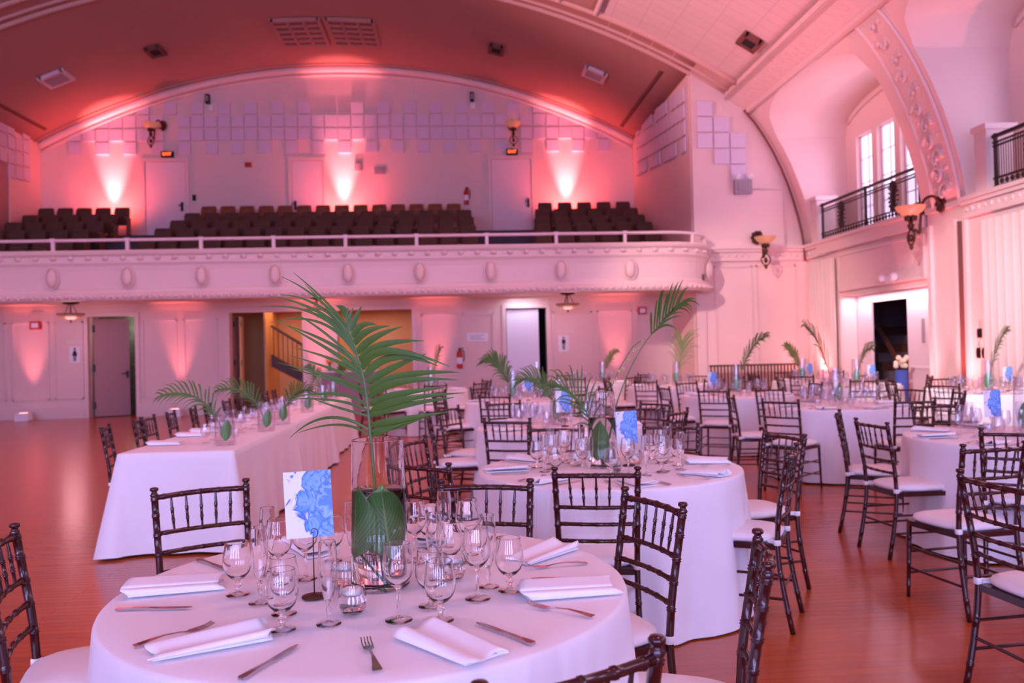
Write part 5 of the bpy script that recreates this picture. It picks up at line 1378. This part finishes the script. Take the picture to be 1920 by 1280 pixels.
# centrepieces: key: (dx, dy, frond args, card dx, dy)
CP = {
 'B': (-.03, .02, R(8), dict(length=.80, lean=.62, droop=-.1, ll=.26, w_=.013, seed=5, nl=10, bare=.72, ups=.5), (.155, .0)),
 'C': (.0, .1, R(178), dict(length=.56, lean=.62, droop=.62, ll=.20, seed=6), (.03, -.20)),
 'D': (-.02, .0, R(200), dict(length=.80, lean=.50, droop=.05, ll=.26, w_=.016, seed=7, mt=LEAF2, ups=.5), None),
 'E': (.05, .0, R(0), dict(length=.60, lean=.7, droop=.3, ll=.24, seed=8), (-.17, .1)),
 'F': (.0, .0, R(10), dict(length=.80, lean=.62, droop=.12, ll=.2, w_=.02, seed=9, mt=LEAF2), (-.33, .0)),
 'G': (-.1, .0, R(170), dict(length=.62, lean=.55, droop=.40, ll=.26, w_=.02, seed=10, mt=LEAF), (.20, .0)),
 'H': (.1, .0, R(-60), dict(length=.72, lean=.22, droop=.1, ll=.46, w_=.010, seed=12, mt=LEAF2, ups=.2), None),
 'I': (-.25, .0, R(175), dict(length=.62, lean=.45, droop=.15, ll=.22, w_=.022, seed=13, mt=LEAF2), (.14, .0)),
 'J': (.05, .0, R(12), dict(length=.75, lean=.45, droop=.1, ll=.24, w_=.018, seed=14, mt=LEAF2), (.22, -.1)),
 'K': (.1, .0, R(25), dict(length=.62, lean=.6, droop=.3, ll=.28, w_=.024, seed=15, mt=LEAF), (.26, .0)),
 'L': (.2, .0, R(5), dict(length=.62, lean=.5, droop=.25, ll=.2, w_=.016, seed=16, mt=LEAF2), None),
 'M': (.1, .0, R(40), dict(length=.66, lean=.3, droop=.1, ll=.30, w_=.012, seed=17, mt=LEAF2), None),
}
for k, (dx, dy, rz, kw, cd) in CP.items():
    x, y, dsc = TABLES[k]; s_ = short[k]
    (KVA if k == 'B' else KVB).put((x + dx, y + dy, TOPZ), 0, 'tall glass vase holding a frond on ' + s_, 'vase', 'glass vases')
    frond('palm_frond', (x + dx, y + dy, TOPZ), rz, 'green palm frond arching from the vase on ' + s_, **kw)
    broad_leaf('broad_leaf', .060, .04, .26, .065, .3, R(-120 if k != 'D' else -60), (x + dx, y + dy, TOPZ), 'broad green leaf curled inside the vase on ' + s_, stem=(k in 'BC'))
    if cd: card(x + dx + cd[0], y + dy + cd[1], .13, R(3), 'blue watercolour table card on ' + s_)
# a long budding twig and a second frond on the second table
t = empty('budding_twig', (.84, 4.78, TOPZ)); tag(t, 'thin curved twig with pale round buds leaning right from the second table vase', 'twig')
P = [Vector((0, 0, .03)), Vector((.03, 0, .40)), Vector((.12, .02, .58)), Vector((.20, .03, .70)), Vector((.27, .03, .75))]
m = MB(); m.tube(P, .003, 6); m.obj('twig_stem', STEM, t)
m = MB()
for q in range(14):
    f = q / 13; p = Vector((.06 + .2 * f, .03 * f + .012 * (-1) ** q, .50 + .25 * f - .012 * (q % 3))); m.ellipsoid(tuple(p), .007, .007, .008, 8, 6)
m.obj('buds', BUD, t)
frond('palm_frond', (.84, 4.78, TOPZ), R(172), 'smaller dark palm frond leaning left from the second table vase', length=.50, lean=.5, droop=.35, ll=.22, w_=.008, seed=21, nl=13)

# ---------------- long tables
hv = [(-1.86, 6.62, 178, 'nearest vase of the long tables', .55, .9), (-1.80, 7.75, 175, 'second vase of the long tables', .52, .85), (-1.80, 8.45, -20, 'third vase of the long tables', .42, .8), (-1.85, 10.1, 60, 'fourth vase of the long tables', .5, .5), (-1.9, 11.6, 160, 'fifth vase of the long tables', .55, .4), (-1.95, 12.9, 20, 'farthest vase of the long tables', .55, .4)]
for i, (x, y, a, lab, L_, ln) in enumerate(hv):
    KVC.put((x, y, TOPZ), 0, 'short clear glass vase, ' + lab, 'vase', 'glass vases')
    frond('palm_frond', (x, y, TOPZ), R(a), 'palm frond arching out of the ' + lab, length=L_, lean=ln, droop=.42, ll=.17, w_=.011, seed=30 + i, nl=15)
    broad_leaf('broad_leaf', .058, .03, .20, .05, .3, R(-60), (x, y, TOPZ), 'broad green leaf inside the ' + lab, stem=False)
for k, y in enumerate(hy):
    y2 = y + .03; x = -2.38; lab = '%s place along the long tables' % hn[k]
    if k == 2: y2 += .06
    put_napkin(x, y2 - .25, 4 + k, 0, 'folded white napkin at the ' + lab, (.93, .93, 1))
    for kind, dx, dy in (('water_goblet', .26, -.20), ('wine_glass', .34, -.08), ('champagne_flute', .25, .02)): put_glass(kind, x + dx + .05, y2 + dy, False, '%s at the %s' % (GL[kind], lab))
for i, (x, y) in enumerate(((-1.95, 7.25), (-1.92, 8.1), (-1.95, 9.3), (-1.95, 10.9), (-2.0, 12.3))):
    KV[1].put((x, y, TOPZ), 0, 'floating candle votive on the long tables, %s from the camera' % ordn[i], 'candle', 'floating candle votives')

# ---------------- bar table with flowers, bench, and the table in the stair hall
t = empty('bar_table', (-2.6, 20.35, 0)); tag(t, 'tall bar table with a mauve skirt in front of the ochre opening', 'table')
m = MB(); m.box(-.72, .62, -.28, .28, .01, 1.02); m.obj('skirt', mat('mauve_table_skirt', (.42, .24, .30), .85), t)
m = MB(); m.box(-.74, .64, -.30, .30, 1.02, 1.05); m.obj('top', CLOTH, t)
for i, (x, mt, lab) in enumerate(((-3.15, ORANGE, 'orange'), (-2.9, YELLOW, 'yellow'), (-2.55, RED, 'red'), (-2.2, YELLOW, 'tall yellow'))):
    t = empty('flower_vase', (x, 20.3, 1.052)); tag(t, 'small vase with %s flowers on the bar table' % lab, 'flowers')
    h = .30 if i == 3 else .16
    m = MB(); m.lathe([(0, 0), (.04, 0), (.05, .06), (.03, .12), (.0, .12)], 12); m.obj('vase', STEM, t)
    m = MB()
    for q in range(7): m.ellipsoid((.05 * math.cos(q), .05 * math.sin(q * 2.1), .12 + h * (.5 + .5 * ((q * 37) % 10) / 10)), .035, .035, .03, 8, 6)
    m.obj('blossoms', mt, t)
    m = MB()
    for q in range(6): leaflet(m, (0, 0, .1), (.04 * math.cos(q), .04 * math.sin(q), .2), (.13 * math.cos(q), .1 * math.sin(q), .2 + .03 * q), .03, 6)
    m.obj('foliage', LEAF2, t, fix=False)
t = empty('slatted_bench', (6.9, 18.6, 0)); tag(t, 'dark slatted bench standing against the corner wall', 'bench')
m = MB()
for q in range(26): m.box(-1.0 + q * .08 - .015, -1.0 + q * .08 + .015, .12, .15, .45, .98)
m.box(-1.04, 1.04, .11, .16, .96, 1.0); m.obj('back', STAIRW, t)
m = MB(); m.box(-1.04, 1.04, -.3, .15, .42, .46); m.obj('seat', STAIRW, t)
for s in (-1, 1):
    for q in (-.26, .12):
        m = MB(); m.box(s * 1.0 - .03, s * 1.0 + .03, q - .03, q + .03, 0, .42); m.obj('leg', STAIRW, t)
t = empty('hall_table', (9.6, 14.9, 0)); tag(t, 'small cloth-covered table inside the dark stair hall', 'table')
m = MB(); m.lathe([(0, .76), (.44, .76), (.46, .74), (.50, .03), (.47, .02)], 32); m.obj('tablecloth_skirt', CLOTH, t)
t = empty('column_draped_stand', (8.25, 14.72, 0)); tag(t, 'slim blue-draped stand with flowers beside the bright doorway', 'stand')
m = MB(); m.lathe([(0, .0), (.13, .0), (.12, .5), (.10, .92), (0, .92)], 14); m.obj('blue_drape', BLUEF, t)
m = MB()
for q in range(9): m.ellipsoid((.08 * math.cos(q * 2.3), .08 * math.sin(q * 1.7), 1.0 + .05 * (q % 4)), .05, .05, .05, 8, 6)
m.obj('blossoms', mat('cream_petals', (.85, .7, .5), .7), t)
